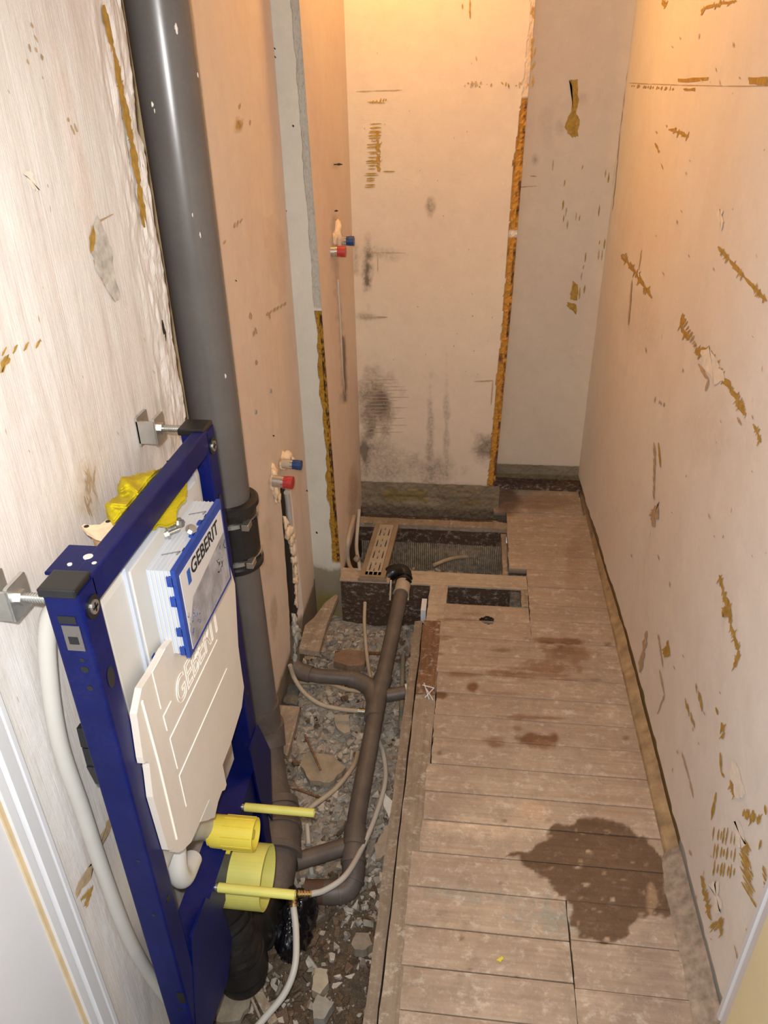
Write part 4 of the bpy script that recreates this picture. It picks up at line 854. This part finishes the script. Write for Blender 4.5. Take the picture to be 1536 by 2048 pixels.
# ================================================================== TOILET FRAME
tf = empty('toilet_frame', (-.457, .905, 0)); tag(tf, 'blue steel toilet mounting frame with white concealed cistern, standing by the left wall', 'toilet frame')
x0, x1 = -.482, -.437; YN0, YN1 = .655, .697; YF0, YF1 = 1.113, 1.155; ZT = 1.10
def post(y0, y1):
    mb = MB(); mb.rbox((x0, y0, -.20), (x1, y1, ZT-.004), BLUE, .004, 2); return mb
near = post(YN0, YN1).build('post', tf); far = post(YF0, YF1).build('post', tf)
def disc(mb, c, ax, r, t, m, n=28):
    c = np.array(c, float); d = np.array(ax, float); mb.tube([c, c+d*t], r, m, n, smooth=False)
# details on posts (slots, holes, screws)
mb = MB(); mb.box((x0+.012, YN0-.0006, 1.055), (x0+.034, YN0+.004, 1.066), BLACKP); mb.build('slot', near)
mb = MB(); mb.box((x0+.014, YN0-.001, 1.015), (x0+.036, YN0+.004, 1.052), GREYP); mb.box((x0+.019, YN0-.0015, 1.025), (x0+.031, YN0+.003, 1.036), BLACKP); mb.build('steel_insert', near)
for z, r in ((1.0, .003), (.985, .005), (.955, .004), (.62, .003), (.49, .003), (.222, .004)):
    mb = MB(); disc(mb, (x0+.028, YN0+.001, z), (0, -1, 0), r, .0014, BLACKP); mb.build('screw_hole', near)
mb = MB(); mb.box((x0+.03, YN0-.0008, .245), (x0+.043, YN0+.004, .275), BLACKP); mb.build('slot', near)
for (pst, yc) in ((near, .677), (far, 1.134)):
    mb = MB(); disc(mb, (x1-.001, yc, 1.065), (1, 0, 0), .015, .003, BLACKP); disc(mb, (x1, yc, 1.065), (1, 0, 0), .009, .004, STEEL); mb.box((x1+.003, yc-.006, 1.0635), (x1+.0045, yc+.006, 1.0665), BLACKP); mb.box((x1+.003, yc-.0015, 1.059), (x1+.0045, yc+.0015, 1.071), BLACKP); mb.build('washer_screw', pst)
    mb = MB(); V = []; 
    for k in range(24): th = 2*math.pi*k/24; V.append((x1+.0006, yc+.009*math.cos(th), .955+.016*math.sin(th)))
    mb.add(V, [tuple(range(24))], BLKINK); mb.build('post_hole', pst); mb = MB(); disc(mb, (x1-.002, yc, .50), (1, 0, 0), .006, .0026, BLACKP); mb.build('post_hole', pst)
    y0_, y1_ = (YN0, YN1) if pst is near else (YF0, YF1)
    mb = MB(); mb.rbox((x0-.004, y0_-.002, ZT-.008), (x1-.002, y1_-.002 if pst is near else y1_+.002, ZT+.004), BLACKP, .003); mb.build('corner_cap', pst)
mb = MB(); mb.rbox((x0+.020, YN1-.006, ZT-.040), (x1, YF0+.006, ZT), BLUE, .004, 1)
mb.rbox((x0-.017, YN1-.003, ZT-.006), (x0+.026, YN1+.060, ZT-.001), BLUE, .002)
tr = mb.build('top_rail', tf)
for (x, y, r) in ((-.475, .712, .003), (-.460, .730, .006), (-.446, .717, .003), (-.46, .90, .002), (-.46, 1.0, .002)): mb = MB(); disc(mb, (x, y, ZT-.001), (0, 0, 1), r, .0014, WHITE if r > .002 else BLACKP); mb.build('rail_hole', tr)  # white discs paint the light seen below through the larger holes
# cross plate low between the posts
cb = MB(); cb.prism([(-.440, YN1-.004, .205), (-.440, YN1-.004, .300), (-.482, YN1-.004, .322), (-.484, YN1-.004, .316), (-.446, YN1-.004, .294), (-.446, YN1-.004, .205)], (0, YF0-YN1+.008, 0), BLUE)
cbo = cb.build('cross_plate', tf)
mb = MB(); mb.prism([PX(-.436, *p) for p in ((383, 1874), (412, 1795), (444, 1814), (464, 1877), (456, 1960), (425, 2048), (398, 2080), (392, 2048))], (-.004, 0, 0), BLUE); mb.build('gusset_plate', tf)
mb = MB(); mb.prism([PX(-.432, *p) for p in ((517, 1450), (541, 1500), (545, 1640), (520, 1600), (500, 1500))], (-.004, 0, 0), BLUE); mb.build('gusset_plate', tf)
# feet
for y0_, y1_ in ((YN0, YN1), (YF0, YF1)):
    mb = MB(); mb.box((x0-.03, y0_-.01, -.215), (x1+.05, y1_+.01, -.205), BLUE); mb.build('foot', tf)
# black clip strip behind the near post
mb = MB(); a = PX(-.50, 163, 1450); 
for (p, q_) in (((165, 1452), (174, 1490)), ((176, 1492), (186, 1530)), ((184, 1528), (202, 1562))):
    A1, B1 = PX(-.492, *p), PX(-.492, *q_); mb.obox(A1, B1, .012, .010, BLACKP, (0, 1, 0))
mb.build('cable_clip', tf)
# cistern
mb = MB(); mb.rbox((-.515, .702, .50), (-.452, 1.108, 1.05), WHITE, .022)
mb.rbox((-.51, .76, .42), (-.47, .98, .52), WHITE, .02)
ci = mb.build('cistern', tf)
mb = MB(); mb.rbox((-.456, .785, .83), (-.447, 1.065, 1.045), BOXW, .002, 0); mb.rbox((-.4475, .792, .842), (-.444, 1.058, 1.036), WHITE, .001, 0); mb.box((-.4445, .797, .868), (-.4435, .808, .884), BLUE2); mb.build('recess_frame', ci)
# rounded outline panel
c7 = lambda a, b: (250+.2246*a, 1280+.2246*b)
outl = [c7(*p) for p in ((355, 80), (240, 290), (150, 430), (105, 660), (160, 1050), (172, 1100), (198, 1080), (215, 1100), (250, 1400), (385, 1870), (418, 1872), (432, 1848), (450, 1890), (480, 1893), (520, 1870), (560, 1830), (590, 1800), (670, 1620), (740, 1600), (800, 1580), (830, 1440), (865, 1345), (890, 1335), (905, 1290), (870, 1110), (940, 930), (1040, 600), (1060, 420), (1035, 250), (1010, 60))]+[(470, 1168), (456, 1120), (420, 1180)]
XPN = -.426
mb = MB(); pol = [PX(XPN, *p) for p in outl]; mb.prism(pol, (-.010, 0, 0), STYRO); pn = mb.build('insulation_panel', ci)
def groove(mb, P, r=.0011, m=STYRO_W):
    mb.tube([PX(XPN+.0004, *c7(*p)) for p in P], r, m, 8)
mb = MB()
groove(mb, [(150, 545), (300, 1100), (460, 1770)], .0022)
for P in ([(245, 300), (320, 610)], [(410, 545), (342, 680), (375, 805)], [(820, 0), (400, 880), (468, 1145)], [(905, 255), (483, 1210), (545, 1480)], [(640, 430-290+0), (660, 60)], [(355, 80), (240, 290)]): groove(mb, P)
mb.build('embossed_lines', pn)
# embossed outline name on the panel : baseline direction along +y
def put_text(txt, origin, size, parent, name, mat, offset=0., outline=0., extrude=.0003, sx=1.0, sy=1.0, dz=0.0, label=None, slope=0.):
    V, F = text_mesh(txt, size, offset, extrude, outline); mb = MB(); o3 = np.array(origin, float)
    V3 = [o3+np.array([v[2], v[0]*sx, v[1]*sy+v[0]*slope]) for v in V]; mb.add(V3, F, mat); o = mb.build(name, parent)
    if label: o['label'] = label
    return o
b0 = PX(XPN, *c7(480, 600)); b1 = PX(XPN, *c7(800, -60))
put_text('GEBERIT', (XPN+.0012, float(b0[1])-.004, float(b0[2])+.0), .055, pn, 'embossed_lettering', STYRO_W, outline=.0009, extrude=0, sx=1.0, sy=1.25)
# white corner tag on the panel
mb = MB(); mb.prism([PX(XPN+.001, *c7(*p)) for p in ((755, 1420), (800, 1570), (740, 1605), (670, 1620))], (-.001, 0, 0), WHITE); mb.build('folded_corner', pn)
# service box
ya0, ya1, za0, za1 = .833, 1.036, .862, 1.011; XF = -.400
sb_ = MB(); sb_.prism([(-.452, ya0+.001, za0), (-.452, ya1-.001, za0), (-.452, ya1-.001, za1), (-.452, ya0+.001, za1)], (XF+.452-.006, 0, 0), BOXW)
for k in range(6):
    x = -.446+k*.0065; sb_.box((x, ya0-.0008, za0+.001), (x+.0016, ya1-.0002, za1+.0008), WHITE)
for y in (.872, .99):
    sb_.obox((-.436, y, za1+.001), (-.412, y+.012, za1+.001), .0018, .001, GREYINK); sb_.obox((-.412, y+.012, za1+.001), (-.414, y+.002, za1+.001), .0018, .001, GREYINK)
for y in (.885, .985): sb_.box((-.410, y, za1), (-.407, y+.009, za1+.0012), BLACKP)
sbo = sb_.build('service_box', ci)
mb = MB(); e = .0035
mb.box((XF-.007, ya0-e, za0-e), (XF, ya1+e, za1+e), BLUE2)
for (z, h) in ((.995, .016), (.960, .016), (.905, .014), (.870, .014)): mb.box((XF-.015, ya0-e, z-h/2), (XF-.006, ya0+.002, z+h/2), BLUE2)
for (y, h) in ((.93, .014), (.965, .012)): mb.box((XF-.013, y-h/2, za1-.002), (XF-.006, y+h/2, za1+e), BLUE2)
mb.build('service_box_rim', ci)['label'] = 'dark blue toothed rim of the service box'
mb = MB(); mb.box((XF, ya0+.008, za0+.004), (XF+.0008, ya1-.004, za1-.012), STICK)
# drawings on the label
mb.add([(XF+.0009, ya0+.009, za0+.005), (XF+.0009, ya1-.005, za0+.005), (XF+.0009, ya1-.005, .958), (XF+.0009, ya0+.040, .940), (XF+.0009, ya0+.009, .900)], [(0, 1, 2, 3, 4)], simple('printed_grey', (.33, .32, .34), .4, 0, .4, 30))
R2 = random.Random(4)
sx_ = XF+.0011
def ink(a, b, wd=.0012, m=GREYINK): mb.obox((sx_, a[0], a[1]), (sx_, b[0], b[1]), wd, .0004, m, (1, 0, 0))
for k in range(26):
    y, z = R2.uniform(.985, 1.028), R2.uniform(.905, .945); ink((y, z), (y+R2.uniform(-.008, .008), z+R2.uniform(-.008, .008)), .0014, BLKINK if R2.random() < .4 else GREYINK)
for k in range(30):
    y, z = R2.uniform(.845, .885), R2.uniform(.880, .925); ink((y, z), (y+R2.uniform(-.007, .007), z+R2.uniform(-.007, .007)), .0012, GREYINK if R2.random() < .7 else LBLUE)
for k in range(14): y = .885+k*.010; ink((y, .874+(k % 3)*.004), (y+.004, .888+(k % 3)*.006), .001, STEEL)
lab = mb.build('label_sticker', ci); lab['label'] = 'silver printed label on the service box'
T0 = PX(XF, 385, 1158); T1 = PX(XF, 438, 1084)
V, F = text_mesh('GEBERIT', .03, .0, .0002); wid = V[:, 0].max()-V[:, 0].min(); sc_ = (float(T1[1])-float(T0[1]))/wid
mb = MB()
for kx, (oy, oz) in enumerate(((-.0005, 0), (.0005, 0), (0, .0004), (0, -.0004), (0, 0))): mb.add([np.array([XF+.0013+kx*.00002+v[2], float(T0[1])+oy+(v[0]-V[:, 0].min())*sc_, .972+oz+v[1]*1.12]) for v in V], F, BLKINK)
mb.box((XF+.0009, float(T0[1])-.018, .966), (XF+.0014, float(T0[1])-.006, .990), LBLUE); mb.build('printed_name', ci)
# flush elbow and caps
mb = MB(); mb.tube(smooth_path([(-.50, .84, .46), (-.49, .88, .40), (-.485, .925, .345), (-.465, .932, .328), (-.435, .932, .326)], 8), .025, simple('grey_white_plastic', (.42, .40, .37), .5), 32); mb.tube(smooth_path([(-.472, .79, .47), (-.470, .775, .425), (-.470, .79, .385), (-.475, .84, .365)], 6), .018, WHITE, 24); mb.build('flush_elbow', tf)
mb = MB(); mb.hollow((-.468, .931, .326), (-.383, .931, .326), .0315, .0288, YEL, 40, .020); mb.tube([(-.474, .931, .326), (-.446, .931, .326)], .029, YEL, 32)
mb.box((-.479, .957, .328), (-.44, .962, .334), YEL); mb.box((-.452, .905, .295), (-.432, .925, .2975), YEL); mb.tube([(-.404, .931, .326), (-.387, .931, .326)], .009, YEL, 20)
for k in range(10): a = 2*math.pi*k/10; mb.obox((-.445, .931+.0318*math.cos(a), .326+.0318*math.sin(a)), (-.386, .931+.0318*math.cos(a), .326+.0318*math.sin(a)), .0012, .0012, YEL, (0, .01, 1))
fc = mb.build('flush_cap', tf)
mb = MB(); mb.tube([(-.472, .931, .195), (-.462, .931, .195)], .060, GREYP2, 40); mb.hollow((-.460, .931, .195), (-.372, .931, .195), .0635, .0610, YELP, 56, .055)
for k in range(5): a = 1.9+k*.5; mb.box((-.464, .931+.058*math.cos(a)-.004, .195+.064*math.sin(a)-.004), (-.455, .931+.066*math.cos(a)+.004, .195+.064*math.sin(a)+.004), BLACKP)
mb.build('waste_collar', tf)
for i, y in enumerate((.838, 1.020)):
    mb = MB(); mb.tube([(-.52, y, .290), (-.43, y, .290)], .006, STEEL, 20)
    for k in range(26): mb.tube([(-.52+k*.0035, y, .290), (-.5185+k*.0035, y, .290)], .0068, STEEL, 14)
    rd = mb.build('threaded_rod', tf)
    mb = MB(); mb.hollow((-.434, y, .290), (-.287, y, .290), .0088, .0060, YELP, 24, .01, DARK); mb.build('yellow_sleeve', rd)
mb = MB(); pth = smooth_path([(-.47, .931, .195), (-.49, .93, .15), (-.482, .92, .08), (-.463, .905, .02), (-.452, .90, -.05), (-.45, .90, -.12)], 6)
mb.tube(pth, .052, BLACK, 44)
for k in range(12, len(pth)-1, 3): mb.tube([pth[k], pth[k+1]], .0575, BLACK, 44, smooth=False)
mb.tube(pth[-9:-4], .060, BLACK, 44); mb.build('waste_bend', tf)
mb = MB(); p2 = smooth_path([(-.46, .93, -.06), (-.45, 1.0, -.10), (-.445, 1.09, -.12)], 6); mb.tube(p2, .052, BLACK, 40); mb.tube(p2[5:8], .058, BLACK, 40); mb.build('waste_connector', tf)
# wall brackets
def bracket(y, zc):
    e = MB(); e.tube([(-.528, y, zc), (-.476, y, zc)], .0055, STEEL, 18)
    for k in range(14): e.tube([(-.525+k*.0034, y, zc), (-.5235+k*.0034, y, zc)], .0062, STEEL, 12)
    b = e.build('bracket_rod', tf)
    m_ = MB(); m_.rbox((-.5585, y-.022, zc-.026), (-.5545, y+.022, zc+.026), STEEL, .003, 0); m_.rbox((-.530, y-.020, zc-.024), (-.525, y+.020, zc+.024), STEEL, .004, 0)
    m_.box((-.557, y-.022, zc-.020), (-.527, y-.018, zc+.020), STEEL); m_.tube([(-.528, y, zc), (-.520, y, zc)], .010, STEEL, 6, smooth=False); m_.tube([(-.5545, y-.010, zc+.012), (-.5515, y-.010, zc+.012)], .005, STEEL, 12); m_.build('wall_bracket', b)
bracket(.676, 1.074); bracket(1.136, 1.094)

# ---- things on the frame
rgn = np.random.default_rng(3)
clo = [(335, 938), (300, 948), (262, 955), (243, 955), (238, 990), (218, 1008), (214, 1030), (228, 1045), (252, 1040), (300, 1050), (345, 1040), (362, 1000), (372, 968), (360, 945)]
n = 84; gx, gy = np.meshgrid(np.linspace(205, 380, n), np.linspace(928, 1058, n)); gx = gx.ravel(); gy = gy.ravel()
wx = gx+5*fbm(gx/22, gy/22, 1)*2; wy = gy+5*fbm(gx/22, gy/22, 5)*2; ins = inpoly(wx, wy, clo, 9)
# left of the rail it heaps up against the wall, under the rail it is pressed on the cistern
side = (gx-(432-(gy-845)*.865-14))/14  # image-plane distance from the rail's right edge, only used to choose the height of each fold
B0 = np.array([PZ(1.075, a_, b_) for a_, b_ in zip(gx, gy)]); xx = B0[:, 0]
ridge = 1-np.abs(fbm(gx/75+gy/110, gy/48-gx/85, 9, 2))*2.4
zz = np.where(xx < -.486, 1.082+.016*ridge, 1.0565+.004*ridge)
t_ = np.clip((xx+.489)/.008, 0, 1); zl = 1.078+.026*ridge+.003*fbm(gx/10, gy/10, 2); zr = 1.0545+.0025*ridge; zz = zl*(1-t_)+zr*t_
zz = zz-.022*np.clip(1-(ins-.25)/.5, 0, 1)*(1-t_)
top = np.array([PZ(c_, a_, b_) for a_, b_, c_ in zip(gx, gy, zz)])
keep = ins > .25; mb = MB(); idx = np.arange(n*n).reshape(n, n); F = [tuple(int(a) for a in q) for q in np.stack([idx[:-1, :-1], idx[:-1, 1:], idx[1:, 1:], idx[1:, :-1]], -1).reshape(-1, 4) if keep[q].all()]
mb.add(list(top), F, CLOTH, True); mb.add(list(top-np.array([0, 0, .004])), [f[::-1] for f in F], CLOTH, True)
o = mb.build('cleaning_cloth'); tag(o, 'crumpled yellow cleaning cloth stuffed under the top rail of the blue frame', 'cloth')
# bolts on the service box
def bolt(p, d, lbl, ln=.026):
    e = empty('bolt', tuple(p)); tag(e, lbl, 'bolt', 'loose bolts on the service box'); p = np.array(p, float); d = np.array(d, float); d /= np.linalg.norm(d)
    mb = MB(); mb.tube([p, p+d*.006], .0062, STEEL, 6, smooth=False); mb.tube([p+d*.006, p+d*.0075], .0088, STEEL, 20, smooth=False); mb.build('head', e)
    mb = MB(); mb.tube([p+d*.0075, p+d*ln], .0030, STEEL, 12)
    for k in range(6): mb.tube([p+d*(.010+.0025*k), p+d*(.0112+.0025*k)], .0036, STEEL, 10)
    mb.build('shank', e)
zb = za1+.0105
bolt(PZ(zb, 327, 1071), PZ(zb+.002, 358, 1058)-PZ(zb, 327, 1071), 'loose bolt lying lengthwise, nearest the camera of three on the white service box')
bolt(PZ(zb+.003, 366, 1047)+np.array([0, 0, .0]), PZ(zb, 340, 1044)-PZ(zb, 366, 1047), 'loose bolt with its head farthest back of the three on the service box')
bolt(PZ(zb-.004, 386, 1062)+np.array([0, 0, .006]), (-.3, .2, -.4), 'loose bolt seen head up beside the blue rim of the service box', .014)
# peach wall-plate fitting behind the frame
e = empty('pipe_wall_plate', (-.53, .78, 1.03)); tag(e, 'peach coloured pipe wall plate with two screw holes behind the blue frame', 'fitting')
mb = MB(); zf = 1.065; mb.prism([PZ(zf, *p) for p in ((163, 1052), (168, 1048), (180, 1050), (200, 1049), (212, 1040), (222, 1038), (234, 1046), (246, 1058), (236, 1072), (210, 1078), (190, 1072), (172, 1062))], (0, 0, -.006), FOAM); 
for p in ((173, 1053), (216, 1043)): q_ = PZ(zf+.0005, *p); mb.tube([q_, q_+np.array([0, 0, .0008])], .0035, DARK, 14)
mb.build('flange', e)
c = PZ(zf-.01, 208, 1072); mb = MB(); mb.tube([c, c+np.array([0, 0, -.05])], [.016, .013], simple('copper_fitting', (.62, .40, .24), .3, .5), 24); mb.build('socket', e)
# thick white supply hose behind the frame
pts = [(-.505, .72, 1.03), PX(-.525, 98, 1235), PX(-.535, 96, 1330), PX(-.54, 118, 1480), PX(-.54, 165, 1620), PX(-.54, 205, 1740), PX(-.54, 255, 1870), PX(-.54, 300, 1950), PX(-.525, 345, 2010), PX(-.50, 385, 2060)]
o = hosemb(pts, .0115, HOSE).build('supply_hose'); tag(o, 'thick grey white supply hose hanging along the wall behind the blue frame', 'hose')

# ================================================================== TAP STUBS
def stub(base, col, label, r=.0105, L=.034, d=(1, 0, 0), name='capped_pipe', sc_=1):
    e = empty(name, tuple(base)); tag(e, label, 'pipe cap'); b = np.array(base, float); d = np.array(d, float); d /= np.linalg.norm(d)
    mb = MB(); mb.tube([b-d*.02, b+d*.012], r*1.05, STEEL if col is REDP else HOSEB, 20); mb.build('pipe_end', e)
    mb = MB(); mb.tube([b+d*.006, b+d*.022, b+d*.022, b+d*L], [r, r, r*1.12, r*1.12], col, 24, smooth=False, ax=d)
    for k in range(8):
        a = 2*math.pi*k/8; s1 = np.cross(d, [0, 0, 1]); s2 = np.cross(s1, d); q0 = b+(s1*math.cos(a)+s2*math.sin(a))*r*1.0; mb.obox(q0+d*.005, q0+d*.021, .002, .002, col, s2)
    mb.build('cap', e); return e
# px of cap base on the wall -> wall point
p = PX(-.53, 578, 928); stub(p, BLUEC, 'blue capped pipe stub in foam on the lower pink wall section', .0135, .038, (1, -.05, -.05))
p = PX(-.53, 560, 963); stub(p, REDP, 'red capped pipe stub in foam just below the blue one on the lower wall', .0165, .038, (1, -.05, -.05))
p = PX(-.455, 686, 482); stub(p, BLUEC, 'blue capped pipe stub at shower height on the alcove side wall', .014, .038)
p = PX(-.460, 668, 503); stub(p, REDP, 'red capped pipe stub at shower height beneath the blue cap', .0155, .038)
def foam(name, items, label, mat=FOAM, x=-.555):
    mb = MB()
    for i, (px, py, r, sq) in enumerate(items): mb.lump(PX(x, px, py), r*1.4, mat, int(px*3+py)+i, 9, .45, sq)
    o = mb.build(name); tag(o, label, 'foam'); return o
foam('expanding_foam', [(570, 915, .017, (.7, 1, 1)), (578, 918, .013, (.8, 1, 1)), (565, 930, .012, (.6, 1, 1))], 'peach foam blob around the blue capped stub on the lower wall')
foam('expanding_foam', [(548, 952, .015, (.7, 1, 1.3)), (550, 972, .014, (.7, 1, 1.5)), (555, 995, .010, (.6, 1, 1.4)), (545, 965, .011, (.7, .8, 1.2))], 'peach foam blob around the red capped stub on the lower wall')
foam('expanding_foam', [(572, 1045, .010, (.6, .8, 1.6)), (578, 1062, .013, (.7, 1, 1.2)), (583, 1078, .013, (.7, 1, 1.1)), (586, 1100, .012, (.6, .8, 1.4)), (588, 1120, .010, (.6, .8, 1.3)), (590, 1142, .011, (.6, .8, 1.3)), (591, 1160, .009, (.6, .8, 1.3)), (592, 1182, .009, (.5, .8, 1.6)), (592, 1205, .008, (.5, .7, 1.6))], 'long lumpy bead of pale foam filling the pipe slot down the lower wall', FOAM)
foam('expanding_foam', [(589, 1240, .012, (.6, .8, 1.4)), (590, 1258, .012, (.6, .9, 1.2)), (594, 1275, .015, (.7, 1, 1.2)), (598, 1262, .009, (.6, .8, 1)), (590, 1298, .010, (.5, .8, 1.6)), (590, 1318, .010, (.5, .8, 1.6))], 'pale foam lumps at the foot of the pipe slot above the branch drain', MORT)
foam('expanding_foam', [(671, 468, 0.0230, (.6, .8, 1)), (674, 490, 0.0162, (.6, .8, 1.0)), (668, 480, 0.0162, (.6, 1, 1))], 'peach foam blob around the two upper pipe caps in the alcove', FOAM, -.47)
# white pipes showing in the wall slots
o = hosemb([PX(-.556, 573, 985), PX(-.562, 577, 1015), PX(-.568, 580, 1050)], .009, HOSE).build('riser_pipe'); tag(o, 'white riser pipe in the wall slot under the red cap', 'pipe')
o = hosemb([PX(-.466, 675, 560), PX(-.466, 680, 650), PX(-.466, 684, 740), PX(-.466, 688, 790)], .0045, HOSE).build('riser_pipe'); tag(o, 'thin white riser pipe in the slot under the upper caps', 'pipe')
# wall plugs, nails
def plug(x, px, py, label):
    q_ = PX(x, px, py); mb = MB(); mb.tube([q_-np.array([.003, 0, 0]), q_+np.array([.003, 0, 0])], .0065, simple('grey_plug', (.32, .29, .25), .6), 8, smooth=False); o = mb.build('wall_plug'); tag(o, label, 'wall plug')
plug(-.56, 541, 782, 'grey wall plug right of the soil pipe, the upper of two'); plug(-.56, 511, 824, 'grey wall plug right of the soil pipe, the lower of two')
mb = MB(); q_ = PX(-.474, 664, 329); mb.tube([q_, q_+np.array([.022, 0, .0])], .0016, DARK, 8); mb.tube([q_+np.array([.02, 0, .0]), q_+np.array([.023, 0, .0])], .003, DARK, 8); o = mb.build('nail'); tag(o, 'rusty nail sticking out of the wall above the upper pipe caps', 'nail')
# white tie at joist edge
mb = MB()
q0 = PZ(.004, 853, 1372)
for a, b in (((845, 1370), (868, 1376)), ((868, 1376), (850, 1395)), ((853, 1378), (866, 1400)), ((848, 1366), (858, 1398))): mb.tube([PZ(.006, *a), PZ(.008, *b)], .0017, TRIMW, 8)
o = mb.build('cable_tie_scrap'); tag(o, 'tangled white plastic tie scrap lying on the joist edge', 'scrap')
# knot caps / nails in the floorboards
k_ = 0
